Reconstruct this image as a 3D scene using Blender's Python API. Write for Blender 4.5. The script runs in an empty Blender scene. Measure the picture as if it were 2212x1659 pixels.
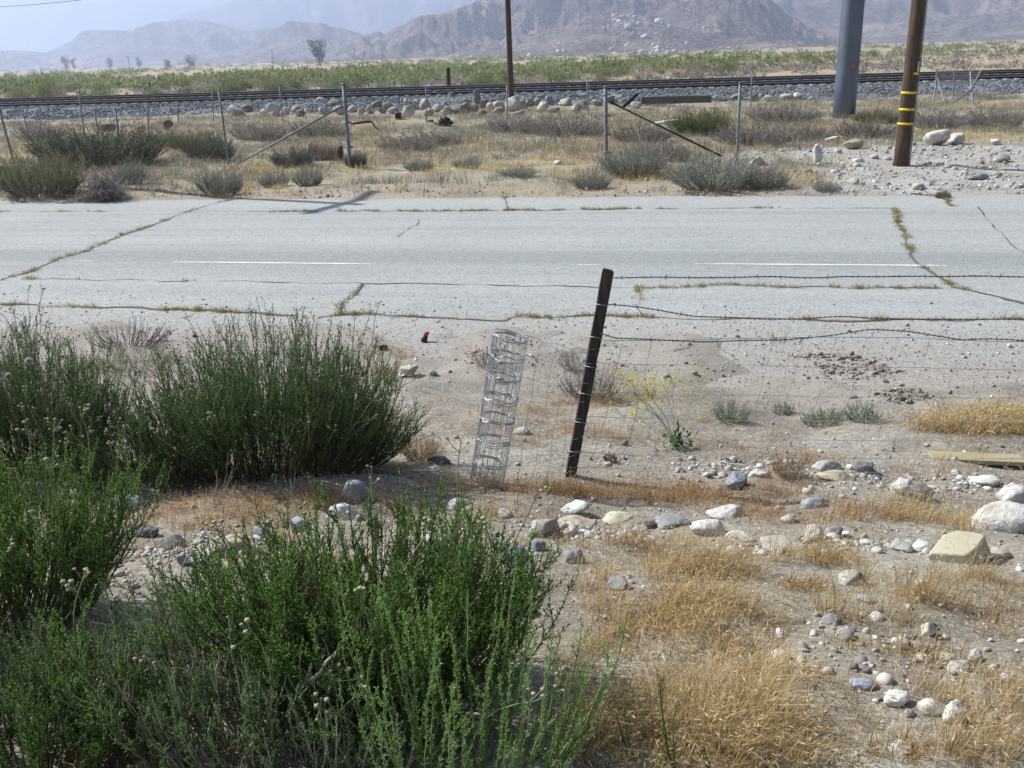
import bpy, bmesh, math
import numpy as np
from mathutils import Vector, Matrix

# ------------------------------------------------------------------ camera, sky, sun, exposure
SC = bpy.context.scene
COL = SC.collection
FPX, PITCH, ROLL, CAMH = 2040.0, math.radians(19.2), math.radians(1.75), 2.7
SUN_EL, SUN_AZ = math.radians(43), math.radians(-62.5)          # azimuth from +Y, negative = to the left

def cam_basis():
    r0 = Vector((1, 0, 0)); u0 = Vector((0, math.sin(PITCH), math.cos(PITCH)))
    c, s = math.cos(ROLL), math.sin(ROLL)
    return r0 * c - u0 * s, r0 * s + u0 * c, Vector((0, math.cos(PITCH), -math.sin(PITCH)))

CR, CU, CF = cam_basis()
cd = bpy.data.cameras.new("camera")
cam = bpy.data.objects.new("camera", cd)
COL.objects.link(cam)
m3 = Matrix((CR, CU, -CF)).transposed()
cam.matrix_world = Matrix.Translation((0, 0, CAMH)) @ m3.to_4x4()
cd.sensor_width = 36
cd.lens = 36 * FPX / 2212
cd.clip_start = 0.05
cd.clip_end = 40000
SC.camera = cam

W = bpy.data.worlds.new("World")
SC.world = W
W.use_nodes = True
wn = W.node_tree.nodes
sky = wn.new("ShaderNodeTexSky")
sky.sky_type = 'NISHITA'
sky.sun_disc = False
sky.sun_elevation = SUN_EL
sky.sun_rotation = SUN_AZ % (2 * math.pi)
sky.dust_density = 1.5
W.node_tree.links.new(sky.outputs[0], wn["Background"].inputs[0])
wn["Background"].inputs[1].default_value = 0.052

sl = bpy.data.lights.new("sun", 'SUN')
sl.energy = 5.0
sl.angle = math.radians(0.5)
sl.color = (1.0, 0.975, 0.93)
sun = bpy.data.objects.new("sun", sl)
COL.objects.link(sun)
SUNV = Vector((math.sin(SUN_AZ) * math.cos(SUN_EL), math.cos(SUN_AZ) * math.cos(SUN_EL), math.sin(SUN_EL)))
sun.rotation_euler = (-SUNV).to_track_quat('-Z', 'Y').to_euler()
sun.location = SUNV * 60
SC.view_settings.view_transform = 'Standard'
SC.view_settings.look = 'None'
SC.view_settings.exposure = 0.62
SC.view_settings.gamma = 1
SC.render.engine = 'CYCLES'
SC.cycles.use_denoising = True
SC.cycles.max_bounces = 5
SC.cycles.diffuse_bounces = 3
SC.cycles.glossy_bounces = 2
SC.cycles.transmission_bounces = 2
SC.cycles.volume_bounces = 1
SC.cycles.transparent_max_bounces = 6

# ------------------------------------------------------------------ noise
def _hash(ix, iy, iz, seed):
    h = (ix.astype(np.int64) * 374761393 + iy.astype(np.int64) * 668265263 + iz.astype(np.int64) * 1442695041 + seed * 974711) & 0xffffffff
    h = ((h ^ (h >> 13)) * 1274126177) & 0xffffffff
    h = ((h ^ (h >> 16)) * 2246822519) & 0xffffffff
    return ((h ^ (h >> 15)) & 0xffffff) / float(0xffffff)

def vnoise(x, y, z=0.0, seed=0):
    x = np.asarray(x, float); y = np.asarray(y, float); z = np.asarray(z, float) + 0 * x
    ix, iy, iz = np.floor(x), np.floor(y), np.floor(z)
    fx, fy, fz = x - ix, y - iy, z - iz
    fx, fy, fz = [f * f * f * (f * (f * 6 - 15) + 10) for f in (fx, fy, fz)]
    r = 0
    for a in (0, 1):
        for b in (0, 1):
            for c in (0, 1):
                w = (fx if a else 1 - fx) * (fy if b else 1 - fy) * (fz if c else 1 - fz)
                r = r + w * _hash(ix + a, iy + b, iz + c, seed)
    return r * 2 - 1

def fbm(x, y, z=0.0, seed=0, octs=4, gain=0.5):
    a, t, f = 1.0, 0.0, 1.0
    for o in range(octs):
        t = t + a * vnoise(np.asarray(x) * f, np.asarray(y) * f, np.asarray(z) * f, seed + o)
        a *= gain; f *= 2.03
    return t

def ridged(x, y, seed=0, octs=5):
    a, t, f = 1.0, 0.0, 1.0
    for o in range(octs):
        t = t + a * (1 - np.abs(vnoise(np.asarray(x) * f, np.asarray(y) * f, 0.0, seed + o)) * 2)
        a *= 0.5; f *= 2.07
    return t

def sstep(a, b, x):
    t = np.clip((np.asarray(x, float) - a) / (b - a), 0, 1)
    return t * t * (3 - 2 * t)

# ------------------------------------------------------------------ terrain and pixel helpers
RD = np.array([0.985, -0.174]); RN = np.array([0.174, 0.985])       # along / across the road
def S_of(x, y): return RN[0] * x + RN[1] * y

def hgt(x, y):
    x = np.asarray(x, float); y = np.asarray(y, float)
    s = S_of(x, y)
    base = np.interp(s, [-30, 0, 1, 2, 3, 4, 5, 6, 7.2, 8.0, 9.3, 10, 18.7, 19.3, 30, 300, 2000, 9000],
                     [1.25, 1.17, 1.15, 1.05, .85, .62, .40, .17, .0, -.02, -.05, -.05, -.05, .02, .0, .0, 3.0, 10])
    left = 1 - sstep(0.9, 2.6, x + 0.35 * vnoise(y * 1.3, x * .9, 0, 9))
    base = base + left * np.interp(s, [4, 6, 7.2, 8.2, 9.0, 9.5], [0, .02, .09, .075, .058, .02])
    nearm = 1 - sstep(8.6, 10.2, s)
    farm = sstep(18.6, 20.0, s)
    n = nearm * (0.045 * fbm(x * 1.1, y * 1.1, 0, 3, 3) + 0.016 * vnoise(x * 4.5, y * 4.5, 0, 6) + 0.007 * vnoise(x * 11, y * 11, 0, 7))
    n = n + farm * (0.07 * fbm(x * .35, y * .35, 0, 13, 3) + 0.02 * vnoise(x * 2.2, y * 2.2, 0, 15))
    # mud thrown up over the edge of the pavement on the right
    mx, my = x - 3.55, y - 7.05
    q = np.exp(-((mx * .9 + my * .45) / .75) ** 2 - ((my * .9 - mx * .35) / .33) ** 2)
    n = n + q * (.065 + .04 * vnoise(x * 5, y * 5, 0, 21))
    plain = sstep(64, 90, y)
    n = n + plain * 0.5 * fbm(x * .03, y * .03, 0, 31, 3)
    return base + n

def ray(px, py):
    u, v = (px - 1106) / FPX, (829.5 - py) / FPX
    return CR * u + CU * v + CF

def G(px, py, off=0.0):
    """ground point under a place of the photograph"""
    d = ray(px, py); z = 0.4 if py > 700 else 0.0
    for _ in range(14):
        t = (z + off - CAMH) / d.z
        z = 0.5 * z + 0.5 * float(hgt(d.x * t, d.y * t))
    return Vector((d.x * t, d.y * t, z))

def atY(px, py, y):
    d = ray(px, py); t = y / d.y
    return Vector((d.x * t, y, CAMH + d.z * t))

def mpp(p):
    """metres per photograph pixel (2212 wide) at a point"""
    return (Vector(p) - Vector((0, 0, CAMH))).dot(CF) / FPX

# ------------------------------------------------------------------ mesh builder
class MB:
    def __init__(s): s.v = []; s.f = {}; s.t = []; s.n = 0; s.m = {}
    def add(s, v, f, tint=0.5, mi=0):
        v = np.asarray(v, float).reshape(-1, 3)
        f = np.asarray(f, np.int64)
        s.v.append(v)
        s.t.append(np.full(len(v), tint, float) if np.isscalar(tint) else np.asarray(tint, float))
        k = f.shape[1]
        s.f.setdefault(k, []).append(f + s.n)
        s.m.setdefault(k, []).append(np.full(len(f), mi, np.int32))
        s.n += len(v)
        return s
    def mesh(s, name, mats, smooth=True):
        me = bpy.data.meshes.new(name)
        V = np.concatenate(s.v)
        me.vertices.add(len(V)); me.vertices.foreach_set("co", V.astype(np.float32).ravel())
        lv, ls, mi, o = [], [], [], 0
        for k in sorted(s.f):
            F = np.concatenate(s.f[k])
            lv.append(F.ravel()); ls.append(o + np.arange(len(F)) * k); o += F.size
            mi.append(np.concatenate(s.m[k]))
        lv, ls, mi = np.concatenate(lv), np.concatenate(ls), np.concatenate(mi)
        me.loops.add(len(lv)); me.loops.foreach_set("vertex_index", lv.astype(np.int32))
        me.polygons.add(len(ls)); me.polygons.foreach_set("loop_start", ls.astype(np.int32))
        me.update(calc_edges=True)
        me.polygons.foreach_set("material_index", mi)
        me.polygons.foreach_set("use_smooth", np.full(len(ls), bool(smooth)))
        at = me.attributes.new("tint", 'FLOAT', 'POINT')
        at.data.foreach_set("value", np.concatenate(s.t).astype(np.float32))
        for m in (mats if isinstance(mats, (list, tuple)) else [mats]): me.materials.append(m)
        me.update()
        return me
    def build(s, name, mats, parent=None, loc=(0, 0, 0), smooth=True):
        o = bpy.data.objects.new(name, s.mesh(name, mats, smooth))
        COL.objects.link(o); o.location = loc
        if parent is not None: o.parent = parent
        return o
    # shapes
    def box(s, c, size, rot=None, tint=.5, mi=0, bev=0.0):
        sx, sy, sz = [q / 2 for q in size]
        v = np.array([(a * sx, b * sy, d * sz) for a in (-1, 1) for b in (-1, 1) for d in (-1, 1)])
        f = [(0, 1, 3, 2), (4, 6, 7, 5), (0, 4, 5, 1), (2, 3, 7, 6), (0, 2, 6, 4), (1, 5, 7, 3)]
        if rot is not None: v = v @ np.array(rot).T
        return s.add(v + np.array(c), f, tint, mi)
    def tubes(s, P, R, n=4, tint=.5, mi=0, cap=False):
        """P (S,K,3) centre lines, R (S,K) or scalar radii"""
        P = np.asarray(P, float)
        if P.ndim == 2: P = P[None]
        Sn, K, _ = P.shape
        R = np.broadcast_to(np.asarray(R, float), (Sn, K))
        T = np.gradient(P, axis=1); T /= np.linalg.norm(T, axis=2, keepdims=True) + 1e-9
        ref = np.where(np.abs(T[:, :1, 2:3]).mean(axis=1, keepdims=True) > .8, np.array([1., 0, 0]), np.array([0, 0, 1.]))
        B = np.cross(T, np.broadcast_to(ref, T.shape)); B /= np.linalg.norm(B, axis=2, keepdims=True) + 1e-9
        N = np.cross(B, T)
        a = np.arange(n) * 2 * math.pi / n
        V = P[:, :, None] + R[:, :, None, None] * (B[:, :, None] * np.cos(a)[None, None, :, None] + N[:, :, None] * np.sin(a)[None, None, :, None])
        idx = np.arange(Sn * K * n).reshape(Sn, K, n)
        a0, b0 = idx[:, :-1], idx[:, 1:]
        F = np.stack([a0, np.roll(a0, -1, 2), np.roll(b0, -1, 2), b0], -1).reshape(-1, 4)
        tt = tint if np.isscalar(tint) else np.repeat(np.asarray(tint), K * n)
        n0 = s.n
        s.add(V.reshape(-1, 3), F, tt, mi)
        if cap:
            for e in (idx[:, 0, ::-1], idx[:, -1]):
                s.f.setdefault(n, []).append(e + n0); s.m.setdefault(n, []).append(np.full(len(e), mi, np.int32))
        return s
    def leaves(s, p, d, L, w, rs, tint=None, mi=0, curl=.18):
        """flat pointed leaves: base p, direction d, length, width"""
        N = len(p)
        r = rs.normal(size=(N, 3)); b = np.cross(d, r); b /= np.linalg.norm(b, axis=1, keepdims=True) + 1e-9
        nrm = np.cross(b, d)
        L = np.broadcast_to(L, N)[:, None]; w = np.broadcast_to(w, N)[:, None]
        mid = p + d * L * .5 + nrm * L * curl * .5
        V = np.stack([p, mid - b * w * .5, p + d * L, mid + b * w * .5], 1).reshape(-1, 3)
        F = np.arange(4 * N).reshape(N, 4)
        tint = rs.rand(N) if tint is None else np.broadcast_to(tint, N)
        return s.add(V, F, np.repeat(tint, 4), mi)
    def blades(s, p, lean, H, w, rs, tint=None, mi=0):
        """grass stems: base p (N,3), lean (N,2) sideways drift at the tip, height, width"""
        N = len(p); H = np.broadcast_to(H, N); w = np.broadcast_to(w, N)
        a = rs.rand(N) * math.pi
        b = np.stack([np.cos(a), np.sin(a), 0 * a], 1) * w[:, None] * .5
        l3 = np.concatenate([lean, np.zeros((N, 1))], 1)
        up = np.array([0, 0, 1.0])[None] * H[:, None]
        m = p + up * .55 + l3 * .3
        t = p + up + l3 - np.array([0, 0, 1.0])[None] * (np.linalg.norm(lean, axis=1)[:, None] * .35)
        V = np.stack([p - b, p + b, m + b * .8, m - b * .8, t], 1).reshape(-1, 3)
        o = np.arange(N)[:, None] * 5
        tint = rs.rand(N) if tint is None else np.broadcast_to(tint, N)
        n0 = s.n
        s.add(V, o + np.array([[0, 1, 2, 3]]), np.repeat(tint, 5), mi)
        s.f.setdefault(3, []).append(o + np.array([[3, 2, 4]]) + n0); s.m.setdefault(3, []).append(np.full(N, mi, np.int32))
        return s

def tag(o, label=None, cat=None, group=None, kind=None):
    if label: o["label"] = label
    if cat: o["category"] = cat
    if group: o["group"] = group
    if kind: o["kind"] = kind
    return o

def thing(name, label, cat, loc=(0, 0, 0), group=None):
    o = bpy.data.objects.new(name, None); COL.objects.link(o)
    o.location = loc; o.empty_display_size = .1
    return tag(o, label, cat, group)

def copy_tree(o, loc, rz=0.0, sc=(1, 1, 1), label=None, group=None):
    c = o.copy(); COL.objects.link(c)
    c.location = loc; c.rotation_euler = (0, 0, rz); c.scale = sc
    if label: c["label"] = label
    if group: c["group"] = group
    for ch in list(o.children):
        k = ch.copy(); COL.objects.link(k); k.parent = c
        for g in list(ch.children):
            q = g.copy(); COL.objects.link(q); q.parent = k
    return c

# ------------------------------------------------------------------ materials
def ramp_cols(nt, cols, fac):
    r = nt.nodes.new("ShaderNodeValToRGB")
    e = r.color_ramp.elements
    while len(e) < len(cols): e.new(0.5)
    for i, c in enumerate(cols):
        p, c = c if isinstance(c[1], (tuple, list)) else (i / (len(cols) - 1), c)
        e[i].position = p; e[i].color = (*c, 1)
    nt.links.new(fac, r.inputs[0])
    return r.outputs[0]

def base_mat(name):
    m = bpy.data.materials.new(name); m.use_nodes = True
    nt = m.node_tree
    return m, nt, nt.nodes["Principled BSDF"], nt.nodes.new, nt.links.new

def math_n(nt, op, a, b=None, c=None):
    n = nt.nodes.new("ShaderNodeMath"); n.operation = op
    for i, q in enumerate((a, b, c)):
        if q is None: continue
        if isinstance(q, (int, float)): n.inputs[i].default_value = q
        else: nt.links.new(q, n.inputs[i])
    return n.outputs[0]

def noise_n(nt, vec, scale, detail=4, rough=.55):
    n = nt.nodes.new("ShaderNodeTexNoise")
    n.inputs["Scale"].default_value = scale; n.inputs["Detail"].default_value = detail; n.inputs["Roughness"].default_value = rough
    if vec is not None: nt.links.new(vec, n.inputs["Vector"])
    return n.outputs[0]

def mixc(nt, fac, a, b, mode='MIX'):
    n = nt.nodes.new("ShaderNodeMix"); n.data_type = 'RGBA'; n.blend_type = mode
    for sock, q in ((n.inputs[0], fac), (n.inputs[6], a), (n.inputs[7], b)):
        if isinstance(q, (int, float)): sock.default_value = q
        elif isinstance(q, (tuple, list)): sock.default_value = (*q, 1)
        else: nt.links.new(q, sock)
    return n.outputs[2]

def bump_n(nt, h, strength, dist, bsdf):
    b = nt.nodes.new("ShaderNodeBump")
    b.inputs["Strength"].default_value = strength; b.inputs["Distance"].default_value = dist
    nt.links.new(h, b.inputs["Height"]); nt.links.new(b.outputs[0], bsdf.inputs["Normal"])

def surf_mat(name, cols, scale=4, rough=.85, metal=0.0, bump=.3, bdist=.02, bscale=None, stretch=None, spec=.3, rnd=.0):
    m, nt, bs, N, L = base_mat(name)
    tc = N("ShaderNodeTexCoord"); vec = tc.outputs["Object"]
    oi = N("ShaderNodeObjectInfo")
    add = N("ShaderNodeVectorMath"); add.operation = 'ADD'
    sclr = math_n(nt, 'MULTIPLY', oi.outputs["Random"], 37.0)
    L(vec, add.inputs[0]); L(sclr, add.inputs[1]); vec = add.outputs[0]
    if stretch:
        mp = N("ShaderNodeMapping"); mp.inputs["Scale"].default_value = stretch; L(vec, mp.inputs[0]); vec = mp.outputs[0]
    n1 = noise_n(nt, vec, scale, 6, .62)
    f = math_n(nt, 'MULTIPLY_ADD', n1, 2.0, -.5)
    if rnd: f = math_n(nt, 'ADD', f, math_n(nt, 'MULTIPLY_ADD', oi.outputs["Random"], rnd, -rnd / 2))
    L(ramp_cols(nt, cols, f), bs.inputs["Base Color"])
    bs.inputs["Roughness"].default_value = rough; bs.inputs["Metallic"].default_value = metal
    bs.inputs["Specular IOR Level"].default_value = spec
    if bump: bump_n(nt, noise_n(nt, vec, bscale or scale * 4, 5, .65), bump, bdist, bs)
    return m

def leaf_mat(name, cols, trans=.3, rough=.7, spec=.15):
    """colour runs over the per-leaf tint"""
    m, nt, bs, N, L = base_mat(name)
    at = N("ShaderNodeAttribute"); at.attribute_name = "tint"
    oi = N("ShaderNodeObjectInfo")
    f = math_n(nt, 'ADD', at.outputs["Fac"], math_n(nt, 'MULTIPLY_ADD', oi.outputs["Random"], .24, -.12))
    c = ramp_cols(nt, cols, f)
    L(c, bs.inputs["Base Color"]); bs.inputs["Roughness"].default_value = rough
    bs.inputs["Specular IOR Level"].default_value = spec
    tr = N("ShaderNodeBsdfTranslucent"); L(c, tr.inputs[0])
    mx = N("ShaderNodeMixShader"); mx.inputs[0].default_value = trans
    L(bs.outputs[0], mx.inputs[1]); L(tr.outputs[0], mx.inputs[2])
    L(mx.outputs[0], nt.nodes["Material Output"].inputs[0])
    return m

M = {}
M['rock_pale'] = surf_mat('rock_pale', [(.24, .20, .155), (.34, .325, .29), (.46, .45, .42), (.60, .59, .56)], 7, .9, 0, .6, .014, rnd=.35)
M['rock_white'] = surf_mat('rock_white', [(.34, .30, .24), (.58, .56, .52), (.76, .75, .73)], 9, .9, 0, .7, .016, rnd=.2)
M['rock_grey'] = surf_mat('rock_grey', [(.13, .135, .14), (.24, .245, .25), (.36, .36, .36)], 9, .85, 0, .45, .01, rnd=.3)
M['rock_blue'] = surf_mat('rock_blue', [(.15, .17, .20), (.25, .28, .32), (.40, .42, .44)], 9, .8, 0, .35, .008, rnd=.3)
M['rock_cream'] = surf_mat('rock_cream', [(.38, .32, .21), (.50, .455, .33), (.58, .54, .42)], 6, .9, 0, .3, .01, rnd=.1)
M['rock_tan'] = surf_mat('rock_tan', [(.25, .20, .14), (.42, .36, .28), (.55, .49, .40)], 6, .9, 0, .45, .012, rnd=.35)
M['rock_boulder'] = surf_mat('rock_boulder', [(.14, .125, .10), (.30, .285, .24), (.47, .455, .39), (.60, .58, .51)], 3.5, .9, 0, .6, .05, rnd=.5)
M['rock_rust'] = surf_mat('rock_rust', [(.12, .085, .06), (.22, .175, .135), (.40, .37, .31)], 2.6, .9, 0, .5, .04, rnd=.2)
M['slate'] = surf_mat('slate', [(.06, .062, .065), (.12, .122, .125), (.2, .2, .2)], 9, .8, 0, .4, .01, rnd=.2)
M['galv'] = surf_mat('galvanised_steel', [(.15, .155, .16), (.23, .24, .245), (.32, .33, .335)], 9, .7, .25, .1, .003)
M['galv_wire'] = surf_mat('galvanised_wire', [(.28, .29, .32), (.44, .46, .50), (.60, .62, .66)], 30, .40, .5, 0)
M['dark_wire'] = surf_mat('weathered_wire', [(.07, .06, .055), (.14, .13, .125), (.2, .2, .2)], 30, .6, .4, 0)
M['rust'] = surf_mat('rust', [(.09, .045, .028), (.17, .085, .05), (.27, .15, .10)], 8, .85, .1, .3, .004)
M['dark_rust'] = surf_mat('dark_rust', [(.03, .022, .02), (.065, .045, .038), (.1, .07, .06)], 7, .8, .2, .3, .004)
M['rust_pale'] = surf_mat('faded_rust', [(.20, .13, .10), (.33, .23, .185), (.45, .36, .31)], 9, .85, .1, .3, .004)
M['pole_wood'] = surf_mat('pole_wood', [(.026, .016, .011), (.07, .042, .028), (.125, .08, .054), (.068, .041, .027)], 9, .85, 0, .6, .012, stretch=(3, 3, .18))
M['stake_wood'] = surf_mat('stake_wood', [(.022, .017, .015), (.062, .049, .043), (.125, .10, .088)], 16, .85, 0, .6, .006, stretch=(3, 3, .3))
M['old_wood'] = surf_mat('old_wood', [(.07, .055, .045), (.15, .125, .105), (.24, .2, .17)], 9, .9, 0, .5, .006, stretch=(.25, 3, 3))
M['yellow_wood'] = surf_mat('yellow_wood', [(.25, .20, .11), (.36, .30, .175), (.44, .38, .25)], 9, .9, 0, .4, .004, stretch=(.25, 3, 3))
M['white_wood'] = surf_mat('white_wood', [(.5, .48, .44), (.68, .66, .62), (.78, .77, .74)], 7, .85, 0, .3, .004, stretch=(.3, 3, 3))
M['steel_pole'] = surf_mat('steel_pole', [(.14, .165, .215), (.17, .20, .255), (.20, .235, .295)], 2, .46, .72, .08, .004, spec=.5)
M['yellow_band'] = surf_mat('yellow_band', [(.62, .46, .015), (.78, .60, .03), (.82, .66, .06)], 12, .6, 0, 0)
M['white_paint'] = surf_mat('white_paint', [(.6, .6, .58), (.75, .75, .73), (.8, .8, .78)], 12, .7, 0, 0)
M['red_paint'] = surf_mat('red_paint', [(.40, .05, .03), (.55, .09, .05), (.6, .13, .08)], 12, .6, 0, 0)
M['concrete'] = surf_mat('concrete', [(.30, .30, .29), (.44, .44, .42), (.55, .54, .52)], 6, .9, 0, .4, .008)
M['rail_steel'] = surf_mat('rail_steel', [(.035, .024, .02), (.06, .042, .036), (.09, .06, .05)], 4, .8, .2, .2, .004)
M['rail_top'] = surf_mat('rail_top', [(.45, .46, .48), (.55, .56, .58), (.6, .61, .63)], 4, .28, .9, 0)
M['plastic_red'] = surf_mat('plastic_red', [(.45, .03, .03), (.6, .06, .05), (.66, .1, .08)], 9, .4, 0, 0)
M['plastic_pink'] = surf_mat('plastic_pink', [(.6, .22, .22), (.72, .32, .32), (.78, .42, .42)], 9, .6, 0, 0)
M['plastic_blue'] = surf_mat('plastic_blue', [(.42, .56, .68), (.6, .72, .82), (.8, .84, .88)], 9, .5, 0, 0)
M['white_plastic'] = surf_mat('white_plastic', [(.62, .63, .65), (.76, .77, .79), (.82, .83, .85)], 9, .6, 0, 0)
M['clod'] = leaf_mat('dirt_clod', [(.17, .14, .11), (.23, .195, .155), (.29, .25, .205), (.33, .30, .25)], .0)
M['char'] = surf_mat('charred', [(.008, .008, .008), (.02, .019, .018), (.045, .04, .036)], 8, .9, 0, .6, .02)
M['black'] = surf_mat('black_rubber', [(.015, .015, .015), (.03, .03, .03), (.05, .05, .05)], 9, .8, 0, .3, .004)

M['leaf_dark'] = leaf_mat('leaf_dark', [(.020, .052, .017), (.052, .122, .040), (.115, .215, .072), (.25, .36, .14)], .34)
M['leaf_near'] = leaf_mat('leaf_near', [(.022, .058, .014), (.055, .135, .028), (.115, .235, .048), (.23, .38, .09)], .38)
M['leaf_bright'] = leaf_mat('leaf_bright', [(.10, .20, .045), (.17, .32, .075), (.25, .42, .11), (.33, .48, .17)], .35)
M['leaf_sage'] = leaf_mat('leaf_sage', [(.17, .21, .16), (.27, .32, .255), (.38, .43, .35), (.48, .52, .44)], .3)
M['leaf_olive'] = leaf_mat('leaf_olive', [(.09, .11, .025), (.18, .195, .05), (.27, .275, .09), (.35, .33, .14)], .25)
M['leaf_green'] = leaf_mat('leaf_green', [(.10, .15, .05), (.17, .23, .08), (.24, .30, .115), (.30, .35, .16)], .3)
M['leaf_scrub'] = leaf_mat('leaf_scrub', [(.13, .155, .06), (.20, .235, .095), (.27, .305, .135), (.33, .35, .18)], .35)
M['leaf_verge'] = leaf_mat('leaf_verge', [(.028, .052, .022), (.055, .092, .040), (.09, .135, .06), (.14, .18, .09)], .25)
M['leaf_tree'] = leaf_mat('leaf_tree', [(.018, .03, .018), (.03, .046, .028), (.05, .066, .04)], .2)
M['dry_leaf'] = leaf_mat('dry_leaf', [(.21, .185, .165), (.32, .285, .255), (.42, .385, .34), (.52, .48, .42)], .3)
M['dead_brown'] = leaf_mat('dead_brown', [(.10, .05, .035), (.17, .095, .06), (.26, .16, .10)], .2)
M['straw'] = leaf_mat('straw', [(.34, .24, .11), (.53, .405, .205), (.70, .57, .325), (.85, .75, .51)], .4)
M['straw_orange'] = leaf_mat('straw_orange', [(.27, .16, .075), (.43, .275, .135), (.57, .395, .22), (.70, .54, .34)], .4)
M['weed_grey'] = leaf_mat('weed_grey', [(.20, .185, .145), (.30, .28, .225), (.39, .37, .30), (.48, .46, .38)], .25)
M['verge_straw'] = leaf_mat('verge_straw', [(.38, .28, .14), (.54, .42, .22), (.66, .54, .31), (.76, .66, .43)], .35)
M['stem'] = leaf_mat('stem', [(.075, .085, .035), (.11, .12, .055), (.17, .16, .09)], .0)
M['stem_pale'] = leaf_mat('stem_pale', [(.16, .20, .10), (.24, .28, .15), (.33, .36, .22)], .1)
M['twig'] = leaf_mat('twig', [(.11, .09, .075), (.21, .18, .155), (.33, .30, .265), (.46, .43, .39)], .0)
M['twig_purple'] = leaf_mat('twig_purple', [(.07, .045, .045), (.13, .09, .09), (.2, .15, .14)], .0)
M['head'] = leaf_mat('flower_head', [(.20, .22, .11), (.30, .31, .17), (.42, .40, .26), (.52, .46, .34)], .15)
M['puff'] = leaf_mat('seed_puff', [(.55, .56, .48), (.68, .68, .6), (.78, .78, .72)], .3)
M['yellow_petal'] = leaf_mat('yellow_petal', [(.55, .50, .03), (.70, .64, .05), (.8, .74, .10)], .3)
M['pebble'] = leaf_mat('pebble', [(.12, .12, .125), (.26, .25, .24), (.40, .37, .33), (.56, .53, .49), (.74, .72, .69)], .0)
M['ballast'] = leaf_mat('ballast_stone', [(.07, .08, .09), (.14, .155, .17), (.22, .235, .25), (.44, .45, .46)], .0)
M['grass_green'] = leaf_mat('grass_green', [(.12, .15, .04), (.22, .23, .075), (.34, .31, .13), (.46, .38, .20)], .3)

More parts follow.
